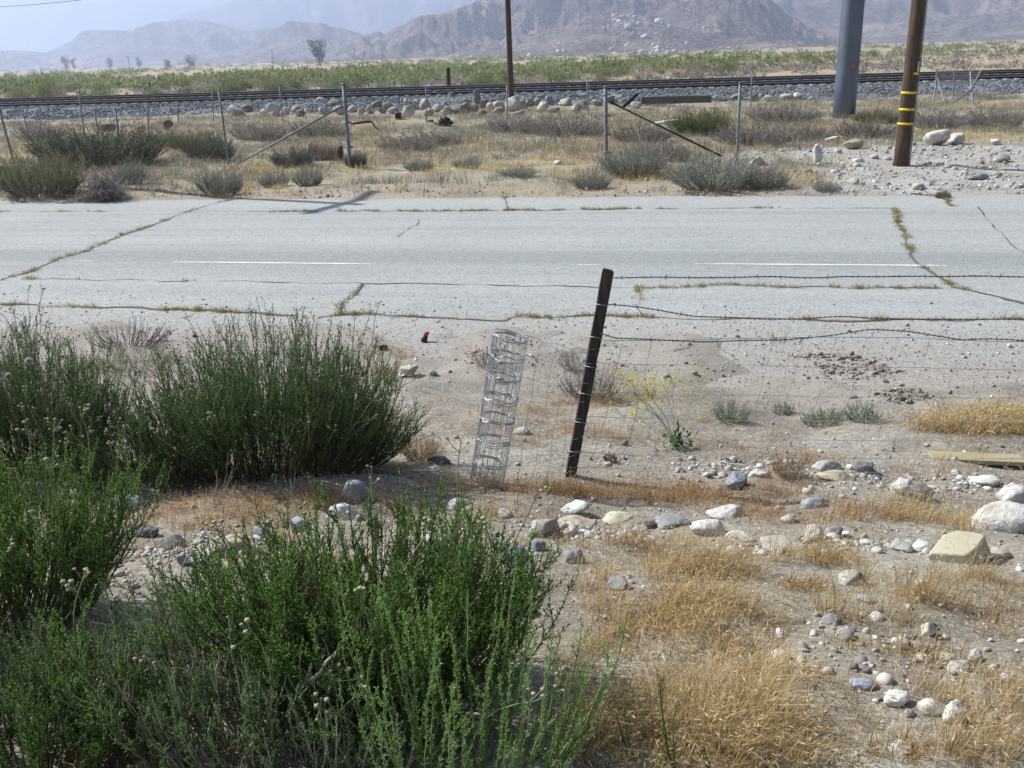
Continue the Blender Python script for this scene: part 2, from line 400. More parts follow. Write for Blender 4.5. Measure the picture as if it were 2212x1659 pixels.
def ground_mat():
    m, nt, bs, N, L = base_mat('desert_ground')
    g = N("ShaderNodeNewGeometry"); P = g.outputs["Position"]
    at = N("ShaderNodeAttribute"); at.attribute_name = "tint"     # 0 near bank .. 0.5 verge .. 1 plain
    z = at.outputs["Fac"]
    big = noise_n(nt, P, .9, 5, .6)
    fine = noise_n(nt, P, 22, 5, .7)
    c1 = ramp_cols(nt, [(.32, (.205, .176, .138)), (.5, (.295, .262, .212)), (.68, (.365, .348, .30))], big)
    c2 = ramp_cols(nt, [(.35, (.26, .225, .175)), (.52, (.36, .31, .225)), (.7, (.41, .38, .325))], noise_n(nt, P, .5, 5, .65))
    c3 = ramp_cols(nt, [(.35, (.27, .22, .14)), (.5, (.39, .32, .205)), (.68, (.47, .40, .29))], noise_n(nt, P, .06, 5, .65))
    f1 = N("ShaderNodeMapRange"); f1.inputs[1].default_value = .15; f1.inputs[2].default_value = .45; L(z, f1.inputs[0])
    f2 = N("ShaderNodeMapRange"); f2.inputs[1].default_value = .6; f2.inputs[2].default_value = .95; L(z, f2.inputs[0])
    f0 = N("ShaderNodeMapRange"); f0.inputs[1].default_value = 0; f0.inputs[2].default_value = -.4; L(z, f0.inputs[0])
    c0 = ramp_cols(nt, [(.32, (.30, .285, .26)), (.5, (.40, .39, .36)), (.68, (.47, .465, .44))], big)
    c1 = mixc(nt, f0.outputs[0], c1, c0)
    c = mixc(nt, f1.outputs[0], c1, c2); c = mixc(nt, f2.outputs[0], c, c3)
    sp = ramp_cols(nt, [(.3, (.42, .40, .38)), (.5, (.96, .96, .96)), (.7, (1.4, 1.4, 1.4))], fine)
    c = mixc(nt, .8, c, sp, 'MULTIPLY')
    vo = N("ShaderNodeTexVoronoi"); vo.inputs["Scale"].default_value = 34; L(P, vo.inputs["Vector"])
    pc = ramp_cols(nt, [(.0, (.22, .21, .2)), (.45, (.40, .37, .33)), (.8, (.6, .57, .53))], vo.outputs["Color"])
    pm = math_n(nt, 'LESS_THAN', vo.outputs["Distance"], .30)
    pm = math_n(nt, 'MULTIPLY', pm, math_n(nt, 'GREATER_THAN', noise_n(nt, P, 2.6, 3, .6), .5))
    c = mixc(nt, math_n(nt, 'MULTIPLY', pm, .8), c, pc)
    L(c, bs.inputs["Base Color"]); bs.inputs["Roughness"].default_value = .95; bs.inputs["Specular IOR Level"].default_value = .1
    grit = noise_n(nt, P, 95, 4, .8)
    c = mixc(nt, .9, c, ramp_cols(nt, [(.3, (.5, .48, .46)), (.5, (1, 1, 1)), (.68, (1.4, 1.4, 1.38))], grit), 'MULTIPLY')
    v2 = N("ShaderNodeTexVoronoi"); v2.inputs["Scale"].default_value = 85; L(P, v2.inputs["Vector"])
    p2 = math_n(nt, 'MULTIPLY', math_n(nt, 'LESS_THAN', v2.outputs["Distance"], .33), math_n(nt, 'GREATER_THAN', noise_n(nt, P, 5, 3, .6), .47))
    c = mixc(nt, math_n(nt, 'MULTIPLY', p2, .7), c, ramp_cols(nt, [(.1, (.13, .125, .12)), (.5, (.34, .32, .285)), (.85, (.56, .54, .5))], v2.outputs["Color"]))
    L(c, bs.inputs["Base Color"])
    sx = N("ShaderNodeSeparateXYZ"); L(P, sx.inputs[0])
    S = math_n(nt, 'ADD', math_n(nt, 'MULTIPLY', sx.outputs[0], RN[0]), math_n(nt, 'MULTIPLY', sx.outputs[1], RN[1]))
    rr = N("ShaderNodeMapRange"); rr.inputs[1].default_value = 6.9; rr.inputs[2].default_value = 8.4
    L(math_n(nt, 'ADD', S, math_n(nt, 'MULTIPLY_ADD', big, 1.6, -.8)), rr.inputs[0])
    r2 = N("ShaderNodeMapRange"); r2.inputs[1].default_value = 17; r2.inputs[2].default_value = 15; L(S, r2.inputs[0])
    dust = mixc(nt, .8, (.335, .31, .275), ramp_cols(nt, [(.3, (.6, .6, .6)), (.5, (1, 1, 1)), (.7, (1.3, 1.3, 1.3))], grit), 'MULTIPLY')
    c = mixc(nt, math_n(nt, 'MULTIPLY', math_n(nt, 'MULTIPLY', rr.outputs[0], r2.outputs[0]), .85), c, dust)
    L(c, bs.inputs["Base Color"])
    h = math_n(nt, 'ADD', math_n(nt, 'MULTIPLY', math_n(nt, 'ADD', fine, math_n(nt, 'MULTIPLY', grit, .6)), .6), math_n(nt, 'MULTIPLY', math_n(nt, 'SUBTRACT', .5, vo.outputs["Distance"]), pm))
    bump_n(nt, h, .8, .02, bs)
    return m

def road_mat():
    m, nt, bs, N, L = base_mat('old_asphalt')
    g = N("ShaderNodeNewGeometry"); P = g.outputs["Position"]
    rot = N("ShaderNodeMapping"); rot.vector_type = 'POINT'; rot.inputs["Rotation"].default_value = (0, 0, math.radians(10)); L(P, rot.inputs[0])
    sx = N("ShaderNodeSeparateXYZ"); L(rot.outputs[0], sx.inputs[0]); S = sx.outputs[1]
    st = N("ShaderNodeMapping"); st.inputs["Scale"].default_value = (.10, 2.2, 1); L(rot.outputs[0], st.inputs[0])
    streak = noise_n(nt, st.outputs[0], 1.0, 4, .6)
    blot = noise_n(nt, P, .55, 5, .6)
    grit = noise_n(nt, P, 55, 4, .75)
    c = ramp_cols(nt, [(.25, (.285, .302, .295)), (.5, (.348, .364, .354)), (.75, (.405, .418, .405))], math_n(nt, 'MULTIPLY_ADD', streak, .6, math_n(nt, 'MULTIPLY', blot, .4)))
    # worn darker lane centre (oil drip band) and the darker shoulder strip
    def band(c0, w):
        d = math_n(nt, 'ABSOLUTE', math_n(nt, 'SUBTRACT', S, c0))
        d = math_n(nt, 'ADD', d, math_n(nt, 'MULTIPLY_ADD', streak, .5, -.25))
        r = N("ShaderNodeMapRange"); r.inputs[1].default_value = w; r.inputs[2].default_value = w * .3; L(d, r.inputs[0]); r.interpolation_type = 'SMOOTHSTEP'
        return r.outputs[0]
    c = mixc(nt, math_n(nt, 'MULTIPLY', band(13.0, .75), .75), c, (.255, .272, .268))
    c = mixc(nt, math_n(nt, 'MULTIPLY', band(12.1, .5), .5), c, (.29, .305, .30))
    c = mixc(nt, math_n(nt, 'MULTIPLY', band(16.9, .22), .5), c, (.29, .30, .30))
    c = mixc(nt, math_n(nt, 'MULTIPLY', band(15.2, .3), .3), c, (.30, .31, .31))
    c = mixc(nt, math_n(nt, 'MULTIPLY', band(18.2, .6), .4), c, (.42, .41, .39))
    # dirt drifted onto the near edge
    r = N("ShaderNodeMapRange"); r.inputs[1].default_value = 10.5; r.inputs[2].default_value = 8.2
    L(math_n(nt, 'ADD', S, math_n(nt, 'MULTIPLY_ADD', noise_n(nt, P, 1.2, 5, .6), 2.4, -1.2)), r.inputs[0])
    c = mixc(nt, math_n(nt, 'MULTIPLY', r.outputs[0], .92), c, (.325, .298, .262))
    mid = ramp_cols(nt, [(.3, (.80, .80, .80)), (.5, (1, 1, 1)), (.7, (1.14, 1.14, 1.14))], noise_n(nt, P, 7, 5, .75))
    c = mixc(nt, .8, c, mid, 'MULTIPLY')
    g2 = ramp_cols(nt, [(.32, (.62, .62, .62)), (.5, (1, 1, 1)), (.66, (1.32, 1.32, 1.32))], noise_n(nt, P, 24, 4, .8))
    c = mixc(nt, .85, c, g2, 'MULTIPLY')
    gr = ramp_cols(nt, [(.28, (.5, .5, .5)), (.5, (1, 1, 1)), (.72, (1.45, 1.45, 1.45))], grit)
    c = mixc(nt, .85, c, gr, 'MULTIPLY')
    vo = N("ShaderNodeTexVoronoi"); vo.inputs["Scale"].default_value = 48; L(P, vo.inputs["Vector"])
    dk = math_n(nt, 'LESS_THAN', vo.outputs["Distance"], .22)
    dk = math_n(nt, 'MULTIPLY', dk, math_n(nt, 'GREATER_THAN', math_n(nt, 'MULTIPLY_ADD', r.outputs[0], .16, noise_n(nt, P, 3.3, 3, .7)), .60))
    c = mixc(nt, math_n(nt, 'MULTIPLY', dk, .65), c, (.12, .12, .12))
    L(c, bs.inputs["Base Color"]); bs.inputs["Roughness"].default_value = .9; bs.inputs["Specular IOR Level"].default_value = .2
    bump_n(nt, grit, .5, .006, bs)
    return m

def hill_mat(name, cols, dark, scale, spots, bump=1.0, bd=6):
    m, nt, bs, N, L = base_mat(name)
    g = N("ShaderNodeNewGeometry"); P = g.outputs["Position"]
    n = noise_n(nt, P, scale, 7, .66)
    c = ramp_cols(nt, [(.33, cols[0]), (.5, cols[1]), (.66, cols[2])], n)
    vo = N("ShaderNodeTexVoronoi"); vo.inputs["Scale"].default_value = spots; L(P, vo.inputs["Vector"])
    sp = math_n(nt, 'LESS_THAN', vo.outputs["Distance"], .50)
    sp = math_n(nt, 'MULTIPLY', sp, math_n(nt, 'GREATER_THAN', noise_n(nt, P, scale * 1.7, 5, .7), .43))
    c = mixc(nt, math_n(nt, 'MULTIPLY', sp, .75), c, dark)
    L(c, bs.inputs["Base Color"]); bs.inputs["Roughness"].default_value = .95; bs.inputs["Specular IOR Level"].default_value = .05
    bump_n(nt, noise_n(nt, P, scale * 4, 7, .7), bump, bd, bs)
    return m
# ------------------------------------------------------------------ the ground, one sheet to the hills
rows = np.concatenate([np.linspace(-8, .7, 20), np.arange(.78, 10.4, .05), 10.4 * (9500 / 10.4) ** np.linspace(.006, 1, 190)])
u = np.linspace(-1, 1, 321); u = np.sign(u) * np.abs(u) ** 1.35
half = 9 + 1.25 * np.maximum(rows, 0)
GX = u[None, :] * half[:, None]; GY = np.repeat(rows[:, None], len(u), 1)
GZ = hgt(GX, GY)
GS = S_of(GX, GY)
zone = np.interp(GS, [0, 9, 18, 22, 60, 72, 9000], [0, 0, .45, .5, .5, 1, 1])
# gravel on the right of the verge keeps the pale grey of the near bank
gm = sstep(4.0, 7.5, GX - .25 * (GY - 19) + .9 * vnoise(GX * .6, GY * .6, 0, 77)) * (1 - sstep(25.5, 28, GY)) * sstep(17, 19, GS)
zone = zone * (1 - gm) - .5 * gm * sstep(18.4, 19.2, GS)
b = MB()
idx = np.arange(GX.size).reshape(GX.shape)
b.add(np.stack([GX, GY, GZ], -1).reshape(-1, 3), np.stack([idx[:-1, :-1], idx[:-1, 1:], idx[1:, 1:], idx[1:, :-1]], -1).reshape(-1, 4), zone.ravel())
tag(b.build("ground", ground_mat()), kind="structure")

# ------------------------------------------------------------------ road, markings, cracks
def road_pt(a, s, z=0.0):        # a along, s across
    return np.stack([RD[0] * np.asarray(a) + RN[0] * np.asarray(s), RD[1] * np.asarray(a) + RN[1] * np.asarray(s), np.asarray(z) + 0 * np.asarray(a, float)], -1)

aa = np.concatenate([np.linspace(-160, -22, 24), np.arange(-21.7, 21.8, .16), np.linspace(22, 160, 24)])
far = 18.86 + .07 * fbm(aa * .9, aa * 0, 0, 41, 3) + .05 * vnoise(aa * 4, aa * 0, 0, 44)
ts = np.linspace(0, 1, 60)
A2 = np.repeat(aa[:, None], 60, 1); S2 = 6.6 + (far[:, None] - 6.6) * ts[None]
idx = np.arange(A2.size).reshape(A2.shape)
b = MB(); b.add(road_pt(A2, S2, .012 * fbm(A2 * .25, S2 * .6, 0, 45, 2) * sstep(0, .12, S2 - 6.6) * 0).reshape(-1, 3),
                np.stack([idx[:-1, :-1], idx[1:, :-1], idx[1:, 1:], idx[:-1, 1:]], -1).reshape(-1, 4))
tag(b.build("road", road_mat()), kind="structure")

def strip(mb, pts, w, z, tint=.5):
    P = np.asarray(pts, float)[:, :2]
    T = np.gradient(P, axis=0); T /= np.linalg.norm(T, axis=1, keepdims=True)
    Nn = np.stack([-T[:, 1], T[:, 0]], 1); w = np.broadcast_to(w, len(P))[:, None] * .5
    V = np.concatenate([np.concatenate([P - Nn * w, P + Nn * w], 1).reshape(-1, 2)], 0)
    V = np.concatenate([V, np.full((len(V), 1), z)], 1)
    i = np.arange(len(P) - 1) * 2
    mb.add(V, np.stack([i, i + 2, i + 3, i + 1], 1), tint)

def paint_mat():
    m, nt, bs, N, L = base_mat('road_paint')
    g = N("ShaderNodeNewGeometry"); P = g.outputs["Position"]
    n = noise_n(nt, P, 26, 5, .75)
    bs.inputs["Base Color"].default_value = (.66, .66, .63, 1); bs.inputs["Roughness"].default_value = .8
    tr = N("ShaderNodeBsdfTransparent"); mx = N("ShaderNodeMixShader")
    at = N("ShaderNodeAttribute"); at.attribute_name = "tint"
    L(math_n(nt, 'GREATER_THAN', n, at.outputs["Fac"]), mx.inputs[0])
    L(tr.outputs[0], mx.inputs[1]); L(bs.outputs[0], mx.inputs[2]); L(mx.outputs[0], nt.nodes["Material Output"].inputs[0])
    return m
PAINT = paint_mat()
d0, d1 = G(372, 570), G(800, 575)
b = MB()
def dash(a0, b0, w=.10, t0=.50, t1=.40, t2=.50):
    p0, p1 = np.array(a0[:2]), np.array(b0[:2]); n = 40
    k = np.linspace(0, 1, n)[:, None]
    n0 = b.n
    strip(b, p0 + (p1 - p0) * k, w * (.8 + .25 * vnoise(k[:, 0] * 14, k[:, 0] * 0, 0, 5)), .004)
    b.t[-1] = np.repeat(np.interp(k[:, 0], [0, .25, .8, 1], [t0, t1, t1, t2]), 2)
dash(G(372, 570.5), G(800, 575))
dash(G(1500, 578), G(2050, 582.5), .10, .52, .39, .50)
dash(G(-760, 560), G(-330, 566))
dash(G(150, 567), G(205, 568), .06, .5, .47, .5)
dash(G(1235, 577), G(1300, 577.5), .06, .52, .46, .55)
dash(G(2620, 586), G(3100, 590))
tag(b.build("road_marking", PAINT), kind="structure")

CRACKMAT = surf_mat('crack_soil', [(.06, .052, .04), (.13, .115, .088), (.24, .215, .175)], 14, .95, 0, .5, .006)
RS = np.random.RandomState(5)
CRACKS = []                                                            # polylines in world metres, width, grass density
def crack(pts, w, grass, wig=.04, seed=1):
    P = np.array([list(G(*q))[:2] for q in pts]); 
    seg = np.r_[0, np.cumsum(np.linalg.norm(np.diff(P, axis=0), axis=1))]
    n = max(8, int(seg[-1] / .05)); t = np.linspace(0, seg[-1], n)
    X = np.interp(t, seg, P[:, 0]); Y = np.interp(t, seg, P[:, 1])
    X = X + wig * fbm(t * 2.1, t * 0 + seed, 0, seed, 4, .6) * .6; Y = Y + wig * fbm(t * 1.9, t * 0 + seed + 9, 0, seed + 3, 4, .6)
    CRACKS.append((np.stack([X, Y], 1), w, grass, seed))
crack([(-400, 655), (0, 612), (70, 590), (130, 562), (185, 547), (240, 522), (330, 490), (400, 463), (440, 450), (470, 441), (520, 431)], .085, .35, .035, 1)
crack([(-300, 466), (0, 461), (300, 461), (600, 461), (800, 459), (1106, 459), (1400, 457), (1700, 456), (1930, 456)], .035, .45, .05, 2)
crack([(60, 606), (120, 607), (250, 609), (400, 613), (550, 613), (700, 618), (850, 618), (1000, 621), (1200, 623), (1400, 626), (1600, 626), (1800, 630), (2030, 632)], .03, .10, .06, 3)
crack([(-200, 652), (0, 660), (80, 662), (185, 672), (300, 674), (430, 678), (560, 682), (680, 689), (740, 683), (850, 688), (960, 690), (1080, 698), (1120, 688), (1250, 690), (1380, 690), (1480, 696), (1640, 699), (1780, 703), (1960, 697), (2212, 703), (2500, 708)], .055, .7, .06, 4)
crack([(1930, 456), (1937, 470), (1936, 490), (1952, 515), (1958, 535), (1968, 560), (1985, 578), (2010, 592), (2035, 612), (2062, 630), (2110, 640), (2160, 652), (2212, 668), (2400, 705)], .06, .42, .05, 5)
crack([(1975, 418), (2010, 428), (2045, 440), (2058, 452)], .09, .8, .08, 6)
crack([(1378, 628), (1384, 645), (1374, 668), (1382, 688)], .028, .1, .03, 7)
crack([(912, 474), (905, 490), (870, 505), (862, 516)], .018, .0, .05, 8)
crack([(785, 620), (760, 645), (740, 660), (735, 683)], .03, .35, .03, 9)
crack([(1088, 424), (1092, 440), (1096, 458)], .02, .2, .03, 10)
crack([(2110, 455), (2150, 500), (2190, 545), (2260, 600)], .02, .0, .06, 11)
crack([(-200, 470), (0, 448), (60, 440), (110, 432)], .02, .1, .03, 12)
b = MB()
for i, (P, w, gr, sd) in enumerate(CRACKS):
    k = np.arange(len(P)) * .05
    strip(b, P, .72 * w * np.clip(.75 + .8 * fbm(k * 2.7, k * 0 + sd, 0, 60 + sd, 3), .18, 1.7), .004 + .0012 * i)
tag(b.build("road_crack", CRACKMAT), kind="structure")

# ------------------------------------------------------------------ railway embankment and tracks
TD = np.array([.9978, -.0661]); TN = np.array([.0661, .9978])
def trk(a, q, z): 
    a = np.asarray(a, float); q = np.asarray(q, float)
    return np.stack([TD[0] * a + TN[0] * q, TD[1] * a + TN[1] * q, np.asarray(z, float) + 0 * a], -1)
Q = np.array([53.0, 54.2, 55.4, 56.4, 57.4, 58.4, 59.3, 60.0, 63.2, 64.2, 67.6, 69.5, 71.5])
Zq = np.array([-.06, .02, .10, .20, .30, .40, .47, .47, .50, .62, .62, .2, -.4])
al = np.concatenate([np.linspace(-300, -52, 30), np.arange(-50, 50.1, .5), np.linspace(52, 300, 30)])
A2 = np.repeat(al[:, None], len(Q), 1); Q2 = np.repeat(Q[None], len(al), 0)
Z2 = Zq[None] + .05 * fbm(A2 * .8, Q2 * .8, 0, 51, 3) * (Q2 < 59)
idx = np.arange(A2.size).reshape(A2.shape)
BALMAT = base_mat('ballast_bed')
def ballast_mat():
    m, nt, bs, N, L = BALMAT
    g = N("ShaderNodeNewGeometry"); P = g.outputs["Position"]
    vo = N("ShaderNodeTexVoronoi"); vo.inputs["Scale"].default_value = 9; L(P, vo.inputs["Vector"])
    c = ramp_cols(nt, [(.1, (.06, .068, .08)), (.45, (.14, .155, .175)), (.75, (.20, .215, .235)), (.93, (.42, .43, .44))], vo.outputs["Color"])
    L(c, bs.inputs["Base Color"]); bs.inputs["Roughness"].default_value = .9
    bump_n(nt, vo.outputs["Distance"], 1.0, .08, bs)
    return m
BAL = ballast_mat()
b = MB(); b.add(trk(A2, Q2, Z2).reshape(-1, 3), np.stack([idx[:-1, :-1], idx[1:, :-1], idx[1:, 1:], idx[:-1, 1:]], -1).reshape(-1, 4))
tag(b.build("railway_embankment", BAL, smooth=False), kind="structure")

RAILP = np.array([(-.075, 0), (.075, 0), (.075, .02), (.012, .045), (.012, .145), (.037, .16), (.037, .185), (-.037, .185), (-.037, .16), (-.012, .145), (-.012, .045), (-.075, .02)])
def rail_mb(q, z0, x0=-140, x1=140):
    b = MB(); n = len(RAILP); K = 60; k = np.linspace(x0, x1, K)
    V = np.stack([trk(k, q + p[0], z0 + p[1]) for p in RAILP], 1)
    idx = np.arange(K * n).reshape(K, n)
    F = np.stack([idx[:-1], np.roll(idx[:-1], -1, 1), np.roll(idx[1:], -1, 1), idx[1:]], -1)
    b.add(V.reshape(-1, 3), F.reshape(-1, 4))
    top = np.zeros((K - 1, n), np.int32); top[:, 6] = 1; top[:, 7] = 1; top[:, 5] = 1
    b.m[4][0] = top.ravel()
    return b
def track(label, q, zt, sleepers):
    o = thing("railway_track", label, "railway track")
    for dq, dz in ((.55, 0), (2.06, .07)):
        rail_mb(q + dq, zt + dz, -140, 140).build("rail", [M['rail_steel'], M['rail_top']], o, smooth=False)
    ang = math.atan2(TD[1], TD[0]); R3 = np.array(Matrix.Rotation(ang, 3, 'Z'))
    one = MB(); one.box((0, 0, 0), (.26, 2.6, .2), R3)
    me = None
    rest = MB()
    for i in range(-190, 190):
        c = trk(i * .66, q + 1.3, zt - .09 + .03)
        if sleepers and -50 <= i < 50:
            if me is None:
                s = one.build("sleeper", M['concrete'], o, tuple(c), False); me = s
            else:
                k = me.copy(); COL.objects.link(k); k.parent = o; k.location = c
        else:
            rest.box(c, (.26, 2.6, .2), R3)
    tag(rest.build("sleeper_row", M['concrete'], o, smooth=False), kind="stuff")
    return o
track("railway track nearest the road, rusty rails on pale concrete sleepers", 59.75, .50, True)
track("railway track behind the first one, on the far half of the embankment", 64.1, .64, False)

# ------------------------------------------------------------------ hills
def px_az(px, py):
    d = ray(px, py); return math.degrees(math.atan2(d.x, d.y)), math.degrees(math.atan2(d.z, math.hypot(d.x, d.y)))
HILLS = {}
def hill(name, ridge, r0, r1, mat, seed, nscale, namp, az0, az1, na=420, nr=110, gul=.5):
    rp = sorted(px_az(*q) for q in ridge)
    A = np.radians(np.linspace(az0, az1, na)); R = r0 + (r1 - r0) * np.linspace(0, 1, nr) ** 1.1
    A2, R2 = np.meshgrid(A, R, indexing='ij')
    X, Y = R2 * np.sin(A2), R2 * np.cos(A2)
    el = np.interp(np.degrees(A2), [q[0] for q in rp], [q[1] for q in rp])
    rr = r0 + .62 * (r1 - r0)
    pk = np.tan(np.radians(np.maximum(el, -.5))) * rr
    t = (R2 - r0) / (r1 - r0)
    prof = np.interp(t, [0, .08, .25, .45, .62, .8, 1], [0, .07, .36, .74, 1.0, .86, .55]); prof = prof * prof * (1.6 - .6 * prof)
    rg = ridged(X / nscale, Y / nscale, seed, 6)
    wx = X + nscale * .5 * vnoise(X / nscale * .7, Y / nscale * .7, 0, seed + 30)
    rg2 = 1 - np.abs(fbm(wx / (nscale * .35), Y / (nscale * .8), 0, seed + 40, 4))
    amp = np.minimum(prof * 1.6, 1)
    Z = pk * prof + amp * namp * (rg - 1.0 + gul * (rg2 - .6)) - 6 * (1 - sstep(0, .05, t)) 
    # hold the skyline at the drawn ridge
    cur = np.max(Z / R2, axis=1); want = np.tan(np.radians(np.interp(np.degrees(A), [q[0] for q in rp], [q[1] for q in rp]))) + .4 * namp / rr * fbm(A * rr / nscale * 5, A * 0, 0, seed + 60, 3) * .35
    k = want / np.maximum(cur, 1e-4); k = np.clip(k, .2, 4)
    Z = Z * np.where(Z > 0, k[:, None], 1) + hgt(0 * X, np.maximum(Y, 50)) * .6
    b = MB(); idx = np.arange(X.size).reshape(X.shape)
    b.add(np.stack([X, Y, Z], -1).reshape(-1, 3), np.stack([idx[:-1, :-1], idx[:-1, 1:], idx[1:, 1:], idx[1:, :-1]], -1).reshape(-1, 4))
    HILLS[name] = (A, R, Z)
    tag(b.build("hill", mat), kind="structure")

HM1 = hill_mat('hill_far_brown', [(.12, .098, .092), (.215, .168, .148), (.37, .295, .25)], (.05, .052, .055), .006, .11, 1.0, 14)
HM2 = hill_mat('hill_tan', [(.10, .078, .068), (.195, .15, .122), (.36, .285, .225)], (.04, .042, .042), .012, .19, 1.0, 9)
HM3 = hill_mat('mountain_haze_brown', [(.10, .09, .085), (.15, .13, .12), (.22, .19, .17)], (.06, .06, .065), .0018, .02, 1.0, 45)
hill("a", [(-1200, 60), (-500, 95), (-200, 108), (0, 105), (50, 111), (100, 112), (130, 99), (150, 90), (170, 72), (215, 66), (270, 65), (310, 55), (350, 45), (390, 38), (440, 42), (520, 62), (560, 62), (620, 60), (700, 72), (760, 85), (850, 100), (1000, 118)],
     1900, 3400, HM1, 11, 260, 30, -52, 2)
hill("b", [(470, 122), (540, 95), (590, 62), (620, 46), (650, 42), (690, 48), (720, 58), (780, 73), (840, 80), (900, 95), (1000, 112)], 1500, 2500, HM2, 23, 200, 18, -18, 0, 260, 90)
hill("c", [(700, 118), (745, 95), (775, 76), (830, 68), (870, 52), (900, 36), (950, 28), (1000, 12), (1060, -8), (1200, -55), (1400, -95), (1560, -75), (1660, -10), (1730, 45), (1790, 80), (1850, 104)],
     880, 2100, HM2, 37, 170, 26, -13, 20, 460, 150, 1.0)
hill("d", [(1250, 100), (1350, 50), (1450, -10), (1560, -60), (1700, -75), (1850, -60), (1950, -70), (2100, -90), (2300, -120), (2700, -140), (3300, -120), (4200, -60)], 1500, 3200, HM1, 53, 260, 38, 2, 52, 420, 120, 1.0)
hill("mountain", [(-1500, -50), (-600, -40), (0, -25), (300, -35), (700, -45), (1000, -30), (1500, -40), (2212, -40), (3200, -45)], 4700, 7400, HM3, 71, 900, 210, -54, 54, 420, 120, 1.1)

hill("e", [(-100, 125), (100, 118), (180, 100), (240, 82), (300, 58), (360, 44), (420, 24), (500, 2), (600, -25), (800, -38), (1100, -45), (1500, -45), (2300, -45)], 3500, 5000, HM1, 91, 420, 60, -30, 30, 300, 100, 1.1)

# pale boulders strewn on the rocky spur
RS = np.random.RandomState(8)
def ico(sub):
    bm = bmesh.new(); bmesh.ops.create_icosphere(bm, subdivisions=sub, radius=1)
    v = np.array([x.co[:] for x in bm.verts]); f = np.array([[q.index for q in x.verts] for x in bm.faces]); bm.free()
    return v, f
ICO = {k: ico(k) for k in (1, 2, 3, 4)}

def rock_shape(seed, sub=3, planes=9, sharp=.8, rough=.08, hi=.02):
    planes = int(planes * 1.5); sharp = min(.97, sharp + .14)
    rs = np.random.RandomState(seed); v, f = ICO[sub]
    n = rs.normal(size=(planes, 3)); n /= np.linalg.norm(n, axis=1, keepdims=True)
    d = rs.uniform(.50, .92, planes)
    dot = v @ n.T
    r = np.where(dot > .05, d / np.maximum(dot, .05), 9).min(1)
    r = np.minimum(r, 1.05)
    r = sharp * r + (1 - sharp) * .92
    o = rs.rand(3) * 90
    r = r * (1 + rough * fbm(v[:, 0] * 1.7 + o[0], v[:, 1] * 1.7 + o[1], v[:, 2] * 1.7 + o[2], seed, 3) + hi * vnoise(v[:, 0] * 9, v[:, 1] * 9, v[:, 2] * 9 + o[0], seed))
    p = v * r[:, None]
    ext = (p.max(0) - p.min(0)) / 2; p = (p - (p.max(0) + p.min(0)) / 2) / ext
    return p, f

def scatter_rocks(mb, pos, size, rs, flat=.7, tint=None, subs=1, nsh=10, seed0=900, sharp=.75):
    shp = [rock_shape(seed0 + i, subs, 7, sharp, .1, 0) for i in range(nsh)]
    N = len(pos); k = rs.randint(0, nsh, N); tint = rs.rand(N) if tint is None else tint
    size = np.broadcast_to(size, N)
    for i in range(nsh):
        s = np.where(k == i)[0]
        if not len(s): continue
        v, f = shp[i]
        a = rs.rand(len(s)) * 2 * math.pi; ca, sa = np.cos(a), np.sin(a)
        sc = size[s][:, None] * .5 * np.stack([rs.uniform(.8, 1.3, len(s)), rs.uniform(.7, 1.1, len(s)), flat * rs.uniform(.7, 1.25, len(s))], 1)
        q = v[None] * sc[:, None]
        tx = rs.normal(size=len(s)) * .35
        y2 = q[..., 1] * np.cos(tx)[:, None] - q[..., 2] * np.sin(tx)[:, None]; z2 = q[..., 1] * np.sin(tx)[:, None] + q[..., 2] * np.cos(tx)[:, None]
        x3 = q[..., 0] * ca[:, None] - y2 * sa[:, None]; y3 = q[..., 0] * sa[:, None] + y2 * ca[:, None]
        V = np.stack([x3, y3, z2], -1) + pos[s][:, None]
        F = f[None] + (np.arange(len(s)) * len(v))[:, None, None]
        mb.add(V.reshape(-1, 3), F.reshape(-1, 3), np.repeat(tint[s], len(v)))

A, R, Z = HILLS["c"]
pp, ss = [], []
while len(pp) < 330:
    px = RS.choice([RS.uniform(1300, 1490), RS.uniform(950, 1600), RS.normal(1400, 60)], p=[.4, .25, .35])
    az = math.radians(px_az(px, 60)[0]); r = 880 + (1220) * RS.beta(1.6, 3.2)
    i = np.clip(np.searchsorted(A, az), 0, len(A) - 1); j = np.clip(np.searchsorted(R, r), 0, len(R) - 1)
    pp.append((r * math.sin(az), r * math.cos(az), Z[i, j] + .4)); ss.append(min(9, 2.0 * math.exp(RS.normal() * .55)))
b = MB(); scatter_rocks(b, np.array(pp), np.array(ss) * 1.3, RS, .85, .40 + .38 * RS.rand(len(pp)), 2, 8, 300)
tag(b.build("hillside_boulders", M['pebble']), kind="stuff")

# ------------------------------------------------------------------ the air between here and the mountains
def haze_box():
    m = bpy.data.materials.new("haze_air"); m.use_nodes = True
    nt = m.node_tree; nt.nodes.remove(nt.nodes["Principled BSDF"])
    v = nt.nodes.new("ShaderNodeVolumePrincipled")
    v.inputs["Color"].default_value = (.63, .75, 1.0, 1)
    v.inputs["Density"].default_value = 4.1e-4
    v.inputs["Anisotropy"].default_value = .5
    nt.links.new(v.outputs[0], nt.nodes["Material Output"].inputs["Volume"])
    top = max(float(np.nanmax(h[2])) for h in HILLS.values()) + 12
    b = MB(); b.box((0, 4000, (top - 6) / 2), (22000, 8600, top + 6))
    o = b.build("haze", m, smooth=False)
    tag(o, kind="stuff")
haze_box()
